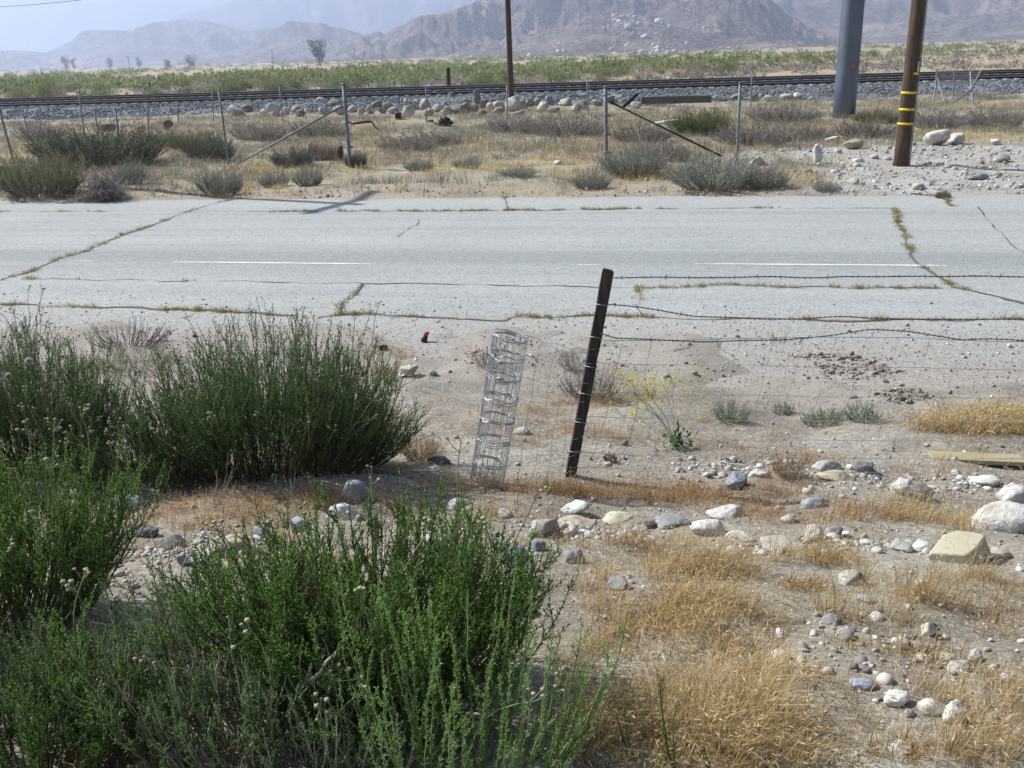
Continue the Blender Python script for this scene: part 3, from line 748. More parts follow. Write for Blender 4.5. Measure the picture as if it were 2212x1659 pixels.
# ------------------------------------------------------------------ single stones
def stone(px, py, wpx, hpx, mat, label, seed, sub=3, planes=9, sharp=.8, rough=.08, rz=None, sink=.18, cat="rock", group=None, name="rock", deep=.8, hi=.02, tiltx=0.0):
    """a stone whose picture box is centred on px,py with size wpx x hpx; it sits on the ground below its lower edge"""
    p = G(px, py + hpx * .42); k = mpp(p)
    D = math.hypot(p.x, p.y); th = math.atan2(CAMH - p.z, D)
    w = wpx * k; dp = w * deep
    H = max(w * .3, math.sqrt(max((hpx * k) ** 2 - (dp * math.sin(th)) ** 2, 0)) / math.cos(th))
    H = H / (1 - sink * .5)
    v, f = rock_shape(seed, sub, planes, sharp, rough, hi)
    v = v * np.array([w / 2, dp / 2, H / 2])
    rs = np.random.RandomState(seed + 1)
    a = rs.uniform(-.35, .35) if rz is None else rz
    R3 = np.array(Matrix.Rotation(a, 3, 'Z') @ Matrix.Rotation(tiltx + rs.uniform(-.12, .12), 3, 'Y'))
    v = v @ R3.T
    b = MB(); b.add(v, f)
    fw = Vector((p.x, p.y, 0)).normalized()
    q = p + fw * dp * .42
    z = float(hgt(q.x, q.y))
    o = b.build(name, M[mat], None, (q.x, q.y, z + H * (.5 - sink)))
    return tag(o, label, cat, group)

FG = "loose stones on the near bank"
ST = [
 # px, py, w, h, material, label, planes, sharp
 (2168, 1116, 150, 78, 'rock_white', "largest white boulder, low and rounded, at the right edge of the bank", 16, .3),
 (2186, 1068, 70, 52, 'rock_white', "white boulder standing just behind the largest white boulder at the right edge", 9, .75),
 (1242, 1100, 66, 32, 'rock_white', "flat white stone at the back of the stone row, above the layered stone", 8, .7),
 (1176, 1142, 66, 48, 'rock_pale', "pale layered stone at the left end of the stone row", 7, .9),
 (1244, 1128, 92, 38, 'rock_tan', "tan half buried stone between the layered stone and the cream one", 8, .8),
 (1338, 1119, 72, 30, 'rock_cream', "smooth cream stone like a loaf in the middle of the stone row", 12, .5),
 (1402, 1132, 52, 24, 'slate', "dark broken slate in the stone row beside a small white chip", 6, .95),
 (1382, 1142, 36, 20, 'rock_white', "small white chip lying against the dark slate in the stone row", 7, .9),
 (1456, 1130, 84, 28, 'rock_grey', "flat grey slab in the stone row left of the white oblong stone", 7, .95),
 (1526, 1140, 76, 40, 'rock_white', "white oblong stone sloping down to the right in the stone row", 10, .6),
 (1603, 1168, 76, 20, 'rock_white', "thin white sliver of stone right of the white oblong stone", 8, .8),
 (1690, 1178, 96, 38, 'rock_pale', "broad pale grey slab sunk in dry grass right of the thin white sliver", 7, .9),
 (1588, 1190, 56, 24, 'rock_pale', "pale low stone in straw just below the thin white sliver", 8, .8),
 (1758, 1154, 40, 42, 'rock_pale', "round pale cobble, left of a pair, above the broad pale slab", 12, .5),
 (1798, 1150, 44, 32, 'rock_grey', "grey cobble touching the round pale cobble on its right", 9, .8),
 (1566, 1112, 88, 28, 'rock_white', "crumbly white ledge of stone behind the white oblong stone", 7, .9),
 (1112, 1198, 60, 38, 'rock_blue', "blue grey cobble beside the tip of the near green shrub", 11, .6),
 (1240, 1203, 48, 40, 'rock_grey', "dark grey rounded cobble alone in straw below the stone row", 11, .55),
 (1164, 1180, 34, 28, 'rock_blue', "dark bluish cobble tucked under the layered stone", 11, .6),
 (1338, 1262, 54, 40, 'rock_grey', "grey square-cornered stone with a flat top in straw below the stone row", 6, .95),
 (1840, 1252, 58, 40, 'rock_pale', "pale blocky stone on bare gravel left of the cream wedge", 7, .9),
 (1872, 1297, 46, 24, 'rock_blue', "flat blue grey stone below the pale blocky stone", 8, .8),
 (1796, 1340, 40, 30, 'rock_grey', "grey rounded stone with a white patch of gravel in front", 10, .6),
 (1558, 1352, 28, 24, 'rock_white', "small white pebble on bare soil between thick straw tufts", 10, .6),
 (1934, 1512, 62, 34, 'rock_white', "white oval cobble, leftmost of the three white cobbles near the bottom right", 12, .5),
 (2006, 1530, 50, 38, 'rock_white', "white round cobble in the middle of the three white cobbles near the bottom right", 11, .6),
 (2058, 1543, 54, 58, 'rock_white', "tallest of the three white cobbles near the bottom right", 9, .65),
 (1864, 1480, 58, 32, 'rock_blue', "blue grey cobble up the slope from the white oval cobble", 9, .75),
 (2068, 1440, 56, 28, 'rock_pale', "pale oblong cobble above the three white cobbles", 10, .65),
 (2106, 1420, 34, 32, 'rock_pale', "small pale cobble at the upper right end of the pale oblong cobble", 10, .65),
 (1990, 1180, 60, 28, 'rock_white', "white cobble touching the left tip of the cream wedge", 10, .65),
 (1944, 1181, 50, 32, 'rock_pale', "pale cobble paired with the white one left of the cream wedge", 10, .65),
 (1800, 1030, 72, 22, 'rock_cream', "cream flat slab casting a dark shadow beneath the yellow board", 8, .7),
 (1788, 1006, 62, 28, 'rock_pale', "pale flat stone right behind the cream flat slab", 8, .8),
 (1862, 1008, 44, 30, 'rock_grey', "grey stone at the left end of the yellow board", 8, .8),
 (1976, 1062, 76, 44, 'rock_grey', "grey end of a boulder pair in the gravel on the right", 9, .8),
 (1948, 1050, 52, 38, 'rock_white', "white end of a boulder pair in the gravel on the right", 10, .7),
 (2126, 1042, 62, 24, 'rock_white', "low white stone in gravel below the yellow board", 9, .7),
 (1590, 1042, 52, 40, 'rock_blue', "dark blue grey pointed stone on the gravel right of the brown stake", 6, .95),
 (1756, 1086, 56, 30, 'rock_blue', "tilted blue grey slab on the bank below the cream flat slab", 7, .95),
 (1640, 1022, 46, 22, 'rock_white', "white bit of stone behind the dark pointed stone", 8, .8),
 (1700, 1120, 34, 26, 'rock_white', "white knob of stone in straw above the round pale cobble", 9, .7),
 (768, 1062, 60, 54, 'rock_blue', "round blue grey boulder in the shade edge of the middle shrub", 12, .5),
 (738, 1107, 68, 42, 'rock_white', "white rounded boulder below the round blue grey one", 11, .6),
 (650, 1132, 46, 40, 'rock_blue', "faceted blue grey stone left of the white rounded boulder", 6, .95),
 (264, 1090, 100, 44, 'rock_blue', "low blue grey boulder shaded under the left side of the middle shrub", 9, .7),
 (152, 1066, 64, 26, 'rock_pale', "pale flat stone glimpsed among the stems at the left", 8, .7),
 (512, 1174, 74, 44, 'rock_tan', "larger tan block of a pair between the middle shrub and the near shrub", 7, .85),
 (468, 1192, 56, 36, 'rock_tan', "smaller tan block leaning on the larger tan block", 7, .85),
 (376, 1176, 70, 38, 'slate', "dark slate slab propped over rubble behind the near shrub", 6, .95),
 (320, 1150, 56, 26, 'slate', "dark thin slate left of the propped slate slab", 6, .95),
 (395, 1210, 24, 26, 'rock_grey', "ribbed grey cobble standing on end left of a white one", 9, .7),
 (434, 1208, 44, 26, 'rock_white', "white cobble in rubble below the tan blocks", 10, .7),
 (566, 1150, 40, 30, 'rock_blue', "blue cobble right of the larger tan block", 10, .7),
 (190, 1165, 60, 40, 'rock_blue', "blue cobble showing between stems at the left above the slates", 9, .7),
 (994, 1086, 56, 28, 'rock_white', "white low stone on straw left of the foot of the wire roll", 10, .65),
 (1092, 1111, 36, 24, 'rock_pale', "pale small stone between the wire roll and the stone row", 10, .65),
 (1098, 1288, 48, 78, 'rock_white', "white upright boulder half hidden by the right tip of the near shrub", 9, .65),
 (936, 1172, 64, 46, 'rock_pale', "pale boulder showing through the top of the near shrub", 9, .7),
 (948, 993, 54, 24, 'slate', "dark broken block on dirt between middle shrub and wire roll", 6, .95),
 (940, 1012, 34, 12, 'rock_tan', "tan sliver of stone just below the dark broken block", 7, .85),
 (1126, 931, 42, 18, 'rock_pale', "flat pale stone on bare dirt right of the wire roll", 9, .7),
 (884, 804, 40, 26, 'rock_tan', "tan stone on the dirt beside a blue white scrap of plastic", 9, .7),
 (936, 806, 20, 14, 'rock_grey', "grey pebble on the dirt right of the blue white scrap", 9, .7),
 (828, 752, 22, 12, 'char', "nearly black lump of stone on the gravelly road edge", 8, .8),
 (310, 1552, 62, 44, 'rock_grey', "grey stone among the shrub stems near the bottom left", 9, .8),
 (1300, 1640, 40, 30, 'rock_grey', "grey stone at the bottom edge below the thick straw", 9, .75),
 (2160, 1195, 40, 24, 'rock_pale', "small pale cobble at the right end of the cream wedge", 9, .7),
 (1985, 1262, 30, 26, 'rock_white', "white cobble on gravel below the left tip of the cream wedge", 9, .7),
 (2004, 1362, 34, 34, 'rock_white', "white cobble beside a paler grey one midway down the gravel patch", 10, .7),
 (2148, 1555, 34, 30, 'rock_pale', "pale cobble in straw right of the tallest white cobble", 9, .75),
 (1940, 1620, 60, 30, 'rock_pale', "broad pale stone poking from straw at the bottom right", 9, .75),
 (1478, 1130, 2, 2, None, "", 0, 0),
]
for i, (px, py, w, h, mt, lb, pl, sh) in enumerate(ST):
    if mt: stone(px, py, w, h, mt, lb, 1000 + i * 7, 4 if w > 30 else 3, pl, sh, .10, group=FG, deep=.75 if h / w < .6 else .9, hi=.035, sink=.3)

# cream wedge of stone
p = G(2080, 1212); k = mpp(p)
bmw = bmesh.new()
tp = [(-76, .0), (-24, .09), (8, .10), (44, .085), (58, .06), (26, -.005), (-8, -.045)]
for x, y in tp: bmw.verts.new((x * k, y, (.045 + .00030 * x + .22 * y) if x < 40 else .062))
for x, y in [(-79, -.01), (-12, -.06), (44, -.035), (84, .04), (70, .12), (-24, .15)]: bmw.verts.new((x * k, y, -.07))
bmesh.ops.convex_hull(bmw, input=bmw.verts)
bmesh.ops.dissolve_limit(bmw, angle_limit=.02, verts=bmw.verts, edges=bmw.edges)
bmesh.ops.bevel(bmw, geom=list(bmw.edges), offset=.004, segments=1, affect='EDGES')
me = bpy.data.meshes.new("rock"); bmw.to_mesh(me); bmw.free(); me.materials.append(M['rock_cream'])
o = bpy.data.objects.new("rock", me); COL.objects.link(o); o.location = (p.x, p.y, p.z + .02)
tag(o, "cream yellow wedge of stone with flat faces, largest coloured stone on the bank", "rock", FG)

# verge stones
VG = "stones on the verge beyond the road"
for i, (px, py, w, h, mt, lb, pl, sh, dp) in enumerate([
 (2024, 300, 56, 34, 'rock_white', "white boulder on gravel right of the banded wooden pole", 10, .7, .8),
 (2064, 303, 38, 26, 'rock_white', "smaller white boulder touching the one right of the banded pole", 10, .7, .8),
 (1765, 334, 22, 42, 'rock_white', "white stone standing on end in the gravel, well left of the banded pole", 9, .7, .8),
 (1840, 314, 50, 22, 'rock_tan', "long tan boulder on gravel just left of the banded pole", 9, .7, .7),
 (1800, 305, 36, 18, 'rock_white', "white boulder at the edge of dry weeds left of the banded pole", 9, .7, .8),
 (2085, 277, 26, 10, 'rock_white', "small white slab under the remnant of mesh fence", 8, .7, .9),
 (2112, 384, 44, 14, 'rock_grey', "dark grey stone in gravel by the pole shadow at the right edge", 9, .8, .9),
 (2160, 345, 40, 18, 'rock_pale', "pale stone in the gravel above the pole shadow at the right", 9, .8, .9),
 (2150, 308, 22, 14, 'rock_white', "white cobble farther right than the white boulder pair", 9, .8, .9),
 (1545, 262, 20, 10, 'rock_white', "white cobble beside the end of the pale driftwood board", 9, .8, .9),
 (1205, 352, 20, 10, 'rock_white', "white cobble on the grassy verge left of the brace post", 9, .8, .9),
 (236, 277, 32, 18, 'rock_rust', "brown boulder, largest of three below the grey ballast on the left", 8, .85, .8),
 (364, 272, 26, 22, 'rock_rust', "brown pointed boulder, rightmost of three below the grey ballast on the left", 7, .9, .8),
 (308, 276, 22, 12, 'rock_rust', "brown low boulder between two others below the grey ballast on the left", 8, .85, .8),
]): stone(px, py, w, h, mt, lb, 3000 + i * 5, 3, pl, sh, .06, group=VG, deep=dp, sink=.1)

# concrete wedge by the fence
p = G(1638, 360); k = mpp(p)
v = np.array([(-28, 0, 0), (26, 0, 0), (2, 2, 24), (-24, 22, 0), (30, 24, 0), (4, 20, 23)]) * k
b = MB(); b.add(v, [(0, 1, 2), (3, 5, 4)]); b.add(v, [(0, 2, 5, 3), (1, 4, 5, 2), (0, 3, 4, 1)])
o = b.build("concrete_block", M['concrete'], None, (p.x, p.y, p.z - .02), False)
tag(o, "pale triangular concrete block beside the last upright fence post", "concrete block")

# rock pile along the foot of the railway bank
PG = "boulders of the pile at the foot of the railway bank"
PILE = [(510, 243, 40, 18, 0), (535, 236, 26, 16, 0), (592, 236, 30, 20, 0), (570, 243, 18, 12, 0), (617, 241, 24, 16, 0), (640, 238, 18, 18, 0), (650, 246, 22, 14, 1),
 (668, 240, 20, 12, 0), (694, 224, 26, 22, 0), (700, 240, 22, 16, 0), (722, 226, 28, 18, 1), (735, 240, 30, 18, 0), (763, 236, 26, 16, 0), (782, 241, 18, 14, 0),
 (800, 238, 20, 18, 0), (815, 228, 24, 16, 0), (826, 240, 18, 12, 1), (838, 231, 22, 16, 0), (862, 250, 14, 16, 1), (850, 240, 24, 14, 0), (884, 242, 26, 24, 0),
 (879, 228, 16, 24, 0), (900, 224, 16, 14, 0), (913, 211, 18, 18, 1), (918, 228, 22, 24, 0), (938, 212, 22, 22, 0), (946, 235, 26, 16, 0), (925, 244, 24, 16, 0), (967, 240, 22, 18, 0),
 (978, 214, 24, 24, 1), (960, 226, 16, 14, 0), (987, 238, 26, 20, 0), (1006, 236, 28, 24, 0), (1008, 221, 22, 16, 1), (1024, 235, 22, 18, 1), (1031, 215, 16, 34, 0), (1045, 226, 18, 20, 1),
 (1040, 246, 22, 12, 1), (1060, 231, 20, 14, 0), (1082, 230, 32, 18, 0), (1078, 241, 24, 14, 0), (1110, 226, 32, 34, 0), (1130, 228, 22, 20, 1), (1146, 222, 18, 18, 1), (1172, 232, 26, 20, 0),
 (1160, 222, 18, 14, 0), (1186, 219, 20, 18, 0), (1168, 214, 18, 16, 0), (1205, 211, 14, 16, 1), (1222, 222, 32, 16, 0), (1196, 240, 28, 10, 1), (1253, 228, 34, 20, 0), (1245, 236, 22, 20, 0),
 (1262, 212, 26, 18, 0), (1290, 224, 22, 12, 0), (1284, 208, 20, 14, 0), (1318, 216, 20, 18, 1), (1335, 214, 22, 18, 0), (1346, 220, 16, 12, 0), (1362, 209, 34, 16, 0), (1375, 228, 24, 14, 0), (1395, 219, 20, 16, 0),
 (1348, 206, 18, 12, 1), (1415, 222, 30, 12, 0), (1120, 247, 30, 8, 0), (600, 249, 26, 10, 1), (1465, 208, 18, 8, 1), (1555, 214, 26, 10, 0), (1590, 212, 28, 12, 0), (1625, 214, 24, 12, 0), (1660, 213, 20, 14, 0), (1700, 211, 30, 14, 0), (1722, 208, 22, 14, 0), (1750, 214, 14, 10, 0), (1570, 208, 16, 8, 1), (1645, 208, 14, 10, 1)]
RS = np.random.RandomState(77)
for i, (px, py, w, h, kind) in enumerate(PILE):
    lab = ("pale weathered boulder in the long pile at the foot of the railway bank" if kind == 0 else "brown stained boulder in the long pile at the foot of the railway bank")
    if (px, py) == (1110, 226): lab = "big pale slanting boulder leaning in front of the central wooden pole"
    if (px, py) == (1031, 215): lab = "tall narrow pale boulder standing on end in the middle of the pile"
    if (px, py) == (978, 214): lab = "two-tone boulder with a brown underside near the top of the pile"
    stone(px, py, w * 1.06, h * 1.08, 'rock_boulder' if kind == 0 else 'rock_rust', lab, 5000 + i * 3, 3, 8, .85, .07, group=PG, deep=.75, sink=.08,
          tiltx=(.5 if (px, py) == (1110, 226) else RS.uniform(-.3, .3)), name="boulder", cat="boulder")

# ------------------------------------------------------------------ poles
def log_mb(base, top, r0, r1, n=28, K=14, bend=0.0):
    P = np.array([np.array(base) + (np.array(top) - np.array(base)) * t for t in np.linspace(0, 1, K)])
    b = MB(); b.tubes(P, np.linspace(r0, r1, K), n, cap=True); return b

p = G(1946, 356)
wp = thing("utility_pole", "brown wooden utility pole with yellow bands on the right verge", "utility pole", p)
top = Vector((.05, 0, 10.8))
log_mb((0, 0, -.3), top, .172, .125).build("pole", M['pole_wood'], wp)
def band(z, h, r, arc=(0, 2 * math.pi), mat='yellow_band', name="reflective_band"):
    n = 40; a = np.linspace(*arc, n); cx = .05 * z / 10.8
    b = MB(); V = []
    for rr, zz in ((r, z - h / 2), (r + .004, z - h / 2), (r + .004, z + h / 2), (r, z + h / 2)):
        V.append(np.stack([cx + rr * np.cos(a), rr * np.sin(a), zz + 0 * a], 1))
    V = np.stack(V, 1); idx = np.arange(n * 4).reshape(n, 4)
    b.add(V.reshape(-1, 3), np.stack([idx[:-1], np.roll(idx[:-1], -1, 1), np.roll(idx[1:], -1, 1), idx[1:]], -1).reshape(-1, 4))
    return b.build(name, M[mat], wp)
for py in (268, 237, 201):
    z = atY(1955, py, p.y - .16).z - p.z
    band(z, .055, .174 - .0045 * z)
z = atY(1968, 159, p.y - .16).z - p.z
band(z, .055, .1745 - .0045 * z, (-math.pi * .5, -math.pi * .12))
z = atY(1968, 144, p.y - .16).z - p.z
b = MB(); b.box((.105, -.142, z), (.03, .008, .22), np.array(Matrix.Rotation(.6, 3, 'Z'))); b.build("number_plate", M['white_paint'], wp)
cab = MB(); K = np.linspace(-.2, 10, 30)
cab.tubes(np.stack([.172 - .0046 * K + .012 + .05 * K / 10.8, -.05 + 0 * K, K], 1), .012, 6); cab.build("ground_wire", M['galv'], wp)
b = MB(); b.box((.05, -.16, 10.1), (.1, .12, 2.6), np.array(Matrix.Rotation(math.pi / 2, 3, 'X') ), bev=0); b.build("crossarm", M['old_wood'], wp)

# tubular steel pole
p = G(1822, 254)
R0 = 23.4 * mpp(p)
sp = thing("steel_pole", "thick grey tubular steel pole behind the verge weeds", "steel pole", p)
b = MB(); P = np.array([(0, 0, z) for z in np.linspace(-.4, 22, 16)]); b.tubes(P, np.linspace(R0, R0 * .93, 16), 48, cap=True)
b.build("shaft", M['steel_pole'], sp)
z = atY(1832, 144, p.y).z - p.z
b = MB(); a = np.linspace(-math.pi * .5 - .02, -math.pi * .5 + .36, 9); 
V = [np.stack([(R0 + .005) * np.cos(a), (R0 + .005) * np.sin(a), 0 * a + zz], 1) for zz in (z - .13, z + .13)]
V = np.concatenate(V); i = np.arange(8); b.add(V, np.stack([i, i + 1, i + 10, i + 9], 1)); b.build("warning_sign", M['red_paint'], sp)
b = MB(); V = [np.stack([(R0 + .009) * np.cos(a[2:7]), (R0 + .009) * np.sin(a[2:7]), 0 * a[2:7] + zz], 1) for zz in (z - .06, z + .07)]
i = np.arange(4); b.add(np.concatenate(V), np.stack([i, i + 1, i + 6, i + 5], 1)); b.build("sign_panel", M['rust_pale'], sp)

# central wooden pole by the railway, the cut-off post behind the tracks, the pole whose shadow lies on the road
p = G(1105, 233)
cp = thing("utility_pole", "slim brown wooden pole rising from the boulder pile beside the railway", "utility pole", p)
log_mb((0, 0, -.3), (-.09, 0, 11), .165, .115, 20).build("pole", M['pole_wood'], cp)
b = MB(); b.box((-.09, -.16, 10.3), (2.4, .1, .12)); b.build("crossarm", M['old_wood'], cp)

x = atY(969, 175, 71).x
q = Vector((x, 71.0, float(hgt(x, 71.0))))
ht = atY(969, 146, 71).z - q.z
o = log_mb((0, 0, -.3), (0, 0, ht), .15, .145, 18).build("wooden_post", M['dark_rust'], None, q)
tag(o, "short dark brown cut-off post standing behind the railway tracks", "post")

sh = Vector((-SUNV.x, -SUNV.y, 0)).normalized()
HP = 10.2; tip = G(742, 443)
bp = Vector((tip.x, tip.y, 0)) - sh * (HP - .35) / math.tan(SUN_EL)
tp = thing("utility_pole", "wooden utility pole outside the left edge whose crossarm shadow lies on the road", "utility pole", (bp.x, bp.y, float(hgt(bp.x, bp.y))))
log_mb((0, 0, -.3), (0, 0, HP), .16, .11, 18).build("pole", M['pole_wood'], tp)
c0, c1 = G(820, 430), G(680, 470); dv = (Vector((c1.x - c0.x, c1.y - c0.y, 0))).normalized()
R3 = np.array(Matrix((dv, Vector((-dv.y, dv.x, 0)), Vector((0, 0, 1)))).transposed())
b = MB(); b.box((0, 0, HP - .35), (2.6, .13, .14), R3); b.build("crossarm", M['old_wood'], tp)
for s in (-1.15, -.5, .5, 1.15):
    b = MB(); c = dv * s; b.tubes(np.array([(c.x, c.y, HP - .28), (c.x, c.y, HP - .2), (c.x, c.y, HP - .12)]), np.array([.03, .055, .03]), 10, cap=True); b.build("insulator", M['white_plastic'], tp)

def cable(A, B, sag, label, r=.014, n=40, mat='black'):
    t = np.linspace(0, 1, n)[:, None]; A, B = np.array(A), np.array(B)
    P = A + (B - A) * t; P[:, 2] -= 4 * sag * (t * (1 - t))[:, 0]
    b = MB(); b.tubes(P, r, 5)
    return tag(b.build("overhead_cable", M[mat]), label, "cable")
cable((-78, 120, 11), (.4, 53.4, 9.6), 2.35, "thin dark cable sagging across the top left corner", .020)
e = atY(1865, 2, 40)
cable((e.x, 40, e.z), (wp.location.x + 4.2, wp.location.y + 2, 3.0 + 1.2), .0, "thin pale guy cable crossing behind the two poles at top right", .010, 12, 'galv')

# ------------------------------------------------------------------ chain link fence posts
FPG = "galvanised posts of the roadside fence"
def post_mb(base, top, r=.03, cap=True):
    b = MB(); B, T = Vector((0, 0, -.3)), Vector(top) - Vector(base)
    P = np.array([B, Vector((0, 0, 0)), T * .5, T]); b.tubes(P, r, 12, cap=True)
    return b
def fpost(tx, ty, bx, by, label, r=.03, thick=None, group=FPG, mat='galv'):
    base = G(bx, by); tp_ = atY(tx, ty, base.y)
    o = thing("fence_post", label, "fence post", base, group)
    post_mb(base, tp_, r).build("post", M[mat], o)
    b = MB(); d = (tp_ - base); b.tubes(np.array([d - d.normalized() * .012, d + d.normalized() * .03]), np.array([r * 1.25, r * .8]), 12, cap=True)
    b.build("post_cap", M[mat], o)
    return o, base, tp_
fpost(-2, 235, 31, 354, "leaning grey fence post at the left edge of the verge", .032)
fpost(249, 236, 264, 358, "grey fence post rising out of the wide dark green bush", .028)
fpost(473, 196, 494, 356, "grey fence post leaning left beside the foot of the long brace", .03)
P1 = fpost(742, 182, 757, 362, "thick grey terminal post held by the long grey brace", .05)
P2 = fpost(1308, 188, 1310, 348, "thick grey gate post with hinge brackets and a dark brace on its right", .048)
fpost(1599, 180, 1591, 358, "thin grey fence post beside the triangular concrete block", .034)
for (o, ba, tt), zs in ((P1, (.25, .55, .8)), (P2, (.12, .36, .62, .9))):
    for t in zs:
        c = (tt - ba) * t
        b = MB(); b.tubes(np.array([c - Vector((0, 0, .025)), c + Vector((0, 0, .025))]), .056, 14, cap=True); b.box(c + Vector((.09, 0, 0)), (.07, .02, .04)); b.build("bracket", M['galv'], o)
def brace(ax, ay, bx, by, y, r, mat, label, yb=None):
    A, B = atY(ax, ay, y), G(bx, by) if yb is None else atY(bx, by, yb)
    b = MB(); b.tubes(np.array([(0, 0, 0), (B - A) * .5, B - A]), r, 12, cap=True)
    o = thing("fence_brace", label, "brace", A); b.build("pipe", M[mat], o)
    c = MB(); d = (B - A).normalized(); c.tubes(np.array([-d * .05, d * .04]), r * 1.5, 12, cap=True); c.build("clamp", M[mat], o)
    return o
brace(736, 231, 506, 358, P1[1].y, .027, 'galv', "long pale grey brace pipe sloping down left from the terminal post")
brace(1322, 222, 1560, 338, P2[1].y - .05, .026, 'dark_rust', "dark rusty brace rod sloping down right from the gate post", yb=P2[1].y - .9)

SPG = "thin posts of the second fence near the railway"
for tx, ty, bx, by in [(52, 252, 62, 292), (170, 198, 184, 300), (204, 238, 214, 300), (318, 232, 322, 290), (382, 226, 386, 268), (457, 194, 462, 262), (604, 186, 611, 265), (920, 180, 921, 264), (1095, 182, 1096, 262), (1268, 168, 1271, 250), (1426, 156, 1427, 205), (1624, 152, 1622, 240)]:
    lab = "thin grey post of the second fence in front of the railway bank"
    fpost(tx, ty, bx, by, lab, .03, group=SPG)
FFG = "dark posts of the field fence beyond the tracks"
for cx, ty, by in [(53, 208, 238), (158, 205, 232), (275, 198, 240), (388, 192, 220), (508, 192, 226), (622, 190, 220), (735, 190, 214), (853, 176, 216), (868, 182, 218), (1000, 176, 214), (1112, 188, 212), (1258, 184, 206), (1530, 176, 196)]:
    y = 84.0; x = atY(cx, by, y).x; zb = float(hgt(x, y)); T = atY(cx - 1, ty, y)
    o = thing("field_post", "thin dark post of the field fence beyond the railway tracks", "fence post", (x, y, zb), FFG)
    post_mb((x, y, zb), T, .045).build("post", M['dark_rust'], o)
# yellow marker beyond the track
y = 80; x = atY(267, 235, y).x; zb = float(hgt(x, y)); T = atY(267, 214, y)
o = thing("marker_post", "small yellow marker post with a square top beyond the tracks on the left", "marker", (x, y, zb))
b = MB(); b.tubes(np.array([(0, 0, -.2), (0, 0, T.z - zb)]), .05, 8, cap=True); b.build("post", M['yellow_wood'], o)
b = MB(); b.box((0, -.06, T.z - zb - .1), (.34, .03, .34)); b.build("sign_panel", M['yellow_band'], o)

# leftover chain link panel on the right
def mesh_panel():
    base = G(2050, 215); y = base.y
    o = thing("chain_link_panel", "sagging remnant of chain link mesh on crooked thin posts at the right", "mesh fence", base)
    def L3(q): v = atY(q[0], q[1], y + q[2]) - base; return (v.x, v.y, v.z)
    for pts in ([(2024, 150, 0), (2022, 185, 0), (2014, 228, -2)], [(2025, 165, 0), (2034, 200, -.4), (2042, 225, -2)], [(2062, 150, .3), (2060, 180, .3), (2058, 218, 0)], [(2096, 155, 0), (2099, 200, -1.2), (2106, 270, -7.5)], [(2120, 152, 0), (2096, 195, -1.2), (2050, 228, -2), (2064, 262, -6)]):
        b = MB(); b.tubes(np.array([L3(q) for q in pts]), .04, 8); b.build("post", M['galv'], o)
    b = MB(); tl, tr, bl, br = [np.array(L3(q)) for q in ((2024, 150, .05), (2122, 152, .05), (2022, 185, 0), (2104, 183, 0))]
    S = lambda u, v: (tl * (1 - u) + tr * u) * (1 - v) + (bl * (1 - u) + br * u) * v
    P = []
    for k in np.linspace(-1, 1, 34):
        for sgn in (1, -1):
            uu = np.linspace(0, 1, 9); vv = (uu * 1.6 - .3 + k) * sgn
            m = (vv >= 0) & (vv <= 1)
            u0 = np.linspace(max(0, k), min(1, k + 1), 5)
            v0 = (u0 - k) if sgn > 0 else 1 - (u0 - k)
            if u0[-1] - u0[0] > .02: P.append([S(a_, v_) for a_, v_ in zip(u0, v0)])
    b.tubes(np.array(P), .006, 3); b.build("wire_mesh", M['galv'], o)
mesh_panel()

# ------------------------------------------------------------------ scrap along the verge
# corrugated culvert
p = G(704, 346); k = mpp(p); r = 17.5 * k; Lc = 66 * k
o = thing("culvert_pipe", "rusty corrugated culvert pipe lying in dry weeds by the terminal post", "pipe", (p.x, p.y + .1, p.z + r * .82))
t = np.linspace(-.5, .5, 90); prof = r + .012 * np.cos(t * 2 * math.pi * 14)
b = MB(); ax = np.array([.985, -.14, -.09]); P = t[:, None] * Lc * ax
b.tubes(P, prof, 36); n0 = 90
b.tubes(P[::-1], (prof - .012)[::-1], 36); b.build("corrugated_shell", M['rust_pale'], o)
for s in (-.5, -.28, -.02, .2, .5):
    b = MB(); b.tubes(np.array([(s - .008) * Lc * ax, (s + .008) * Lc * ax]), r + .022, 36); b.build("rib", M['rust'], o)
# long steel plank behind the weeds
A, B = atY(1386, 216, 43.5), atY(1537, 214.5, 43.0)
c = (A + B) / 2; d = (B - A); a = math.atan2(d.y, d.x)
b = MB(); hh = 15 * mpp(c); b.box((0, 0, 0), (d.length, .12, hh), np.array(Matrix.Rotation(a, 3, 'Z')))
for q in (-.485, .485): b.box((q * d.length * math.cos(a), q * d.length * math.sin(a) - .02, 0), (.06, .14, hh * 1.04), np.array(Matrix.Rotation(a, 3, 'Z')))
tag(b.build("wooden_beam", M['old_wood'], None, c, False), "long dark grey beam lying level at the foot of the railway bank", "beam")
# pale driftwood board
A, B = G(1402, 275), G(1483, 272); d = B - A; k = mpp(A)
V = np.array([(0, 0, 0), (.28, -.02, .05), (.62, .0, .07), (1, .02, .04), (1, .02, .13), (.97, .02, .16), (.5, .02, .14), (.2, 0, .10)]) * np.array([d.length, 1, 1.4])
b = MB(); n = len(V); V2 = np.concatenate([V, V + np.array([0, .16, .02])])
i = np.arange(n); b.add(V2, np.stack([i, (i + 1) % n, (i + 1) % n + n, i + n], 1))
b.f.setdefault(n, []).append(np.array([i[::-1], i + n])); b.m.setdefault(n, []).append(np.zeros(2, np.int32))
o = b.build("driftwood_board", M['white_wood'], None, A, False); o.rotation_euler = (0, 0, math.atan2(d.y, d.x))
tag(o, "pale bleached board lying in weeds beneath the dark brace rod", "board")
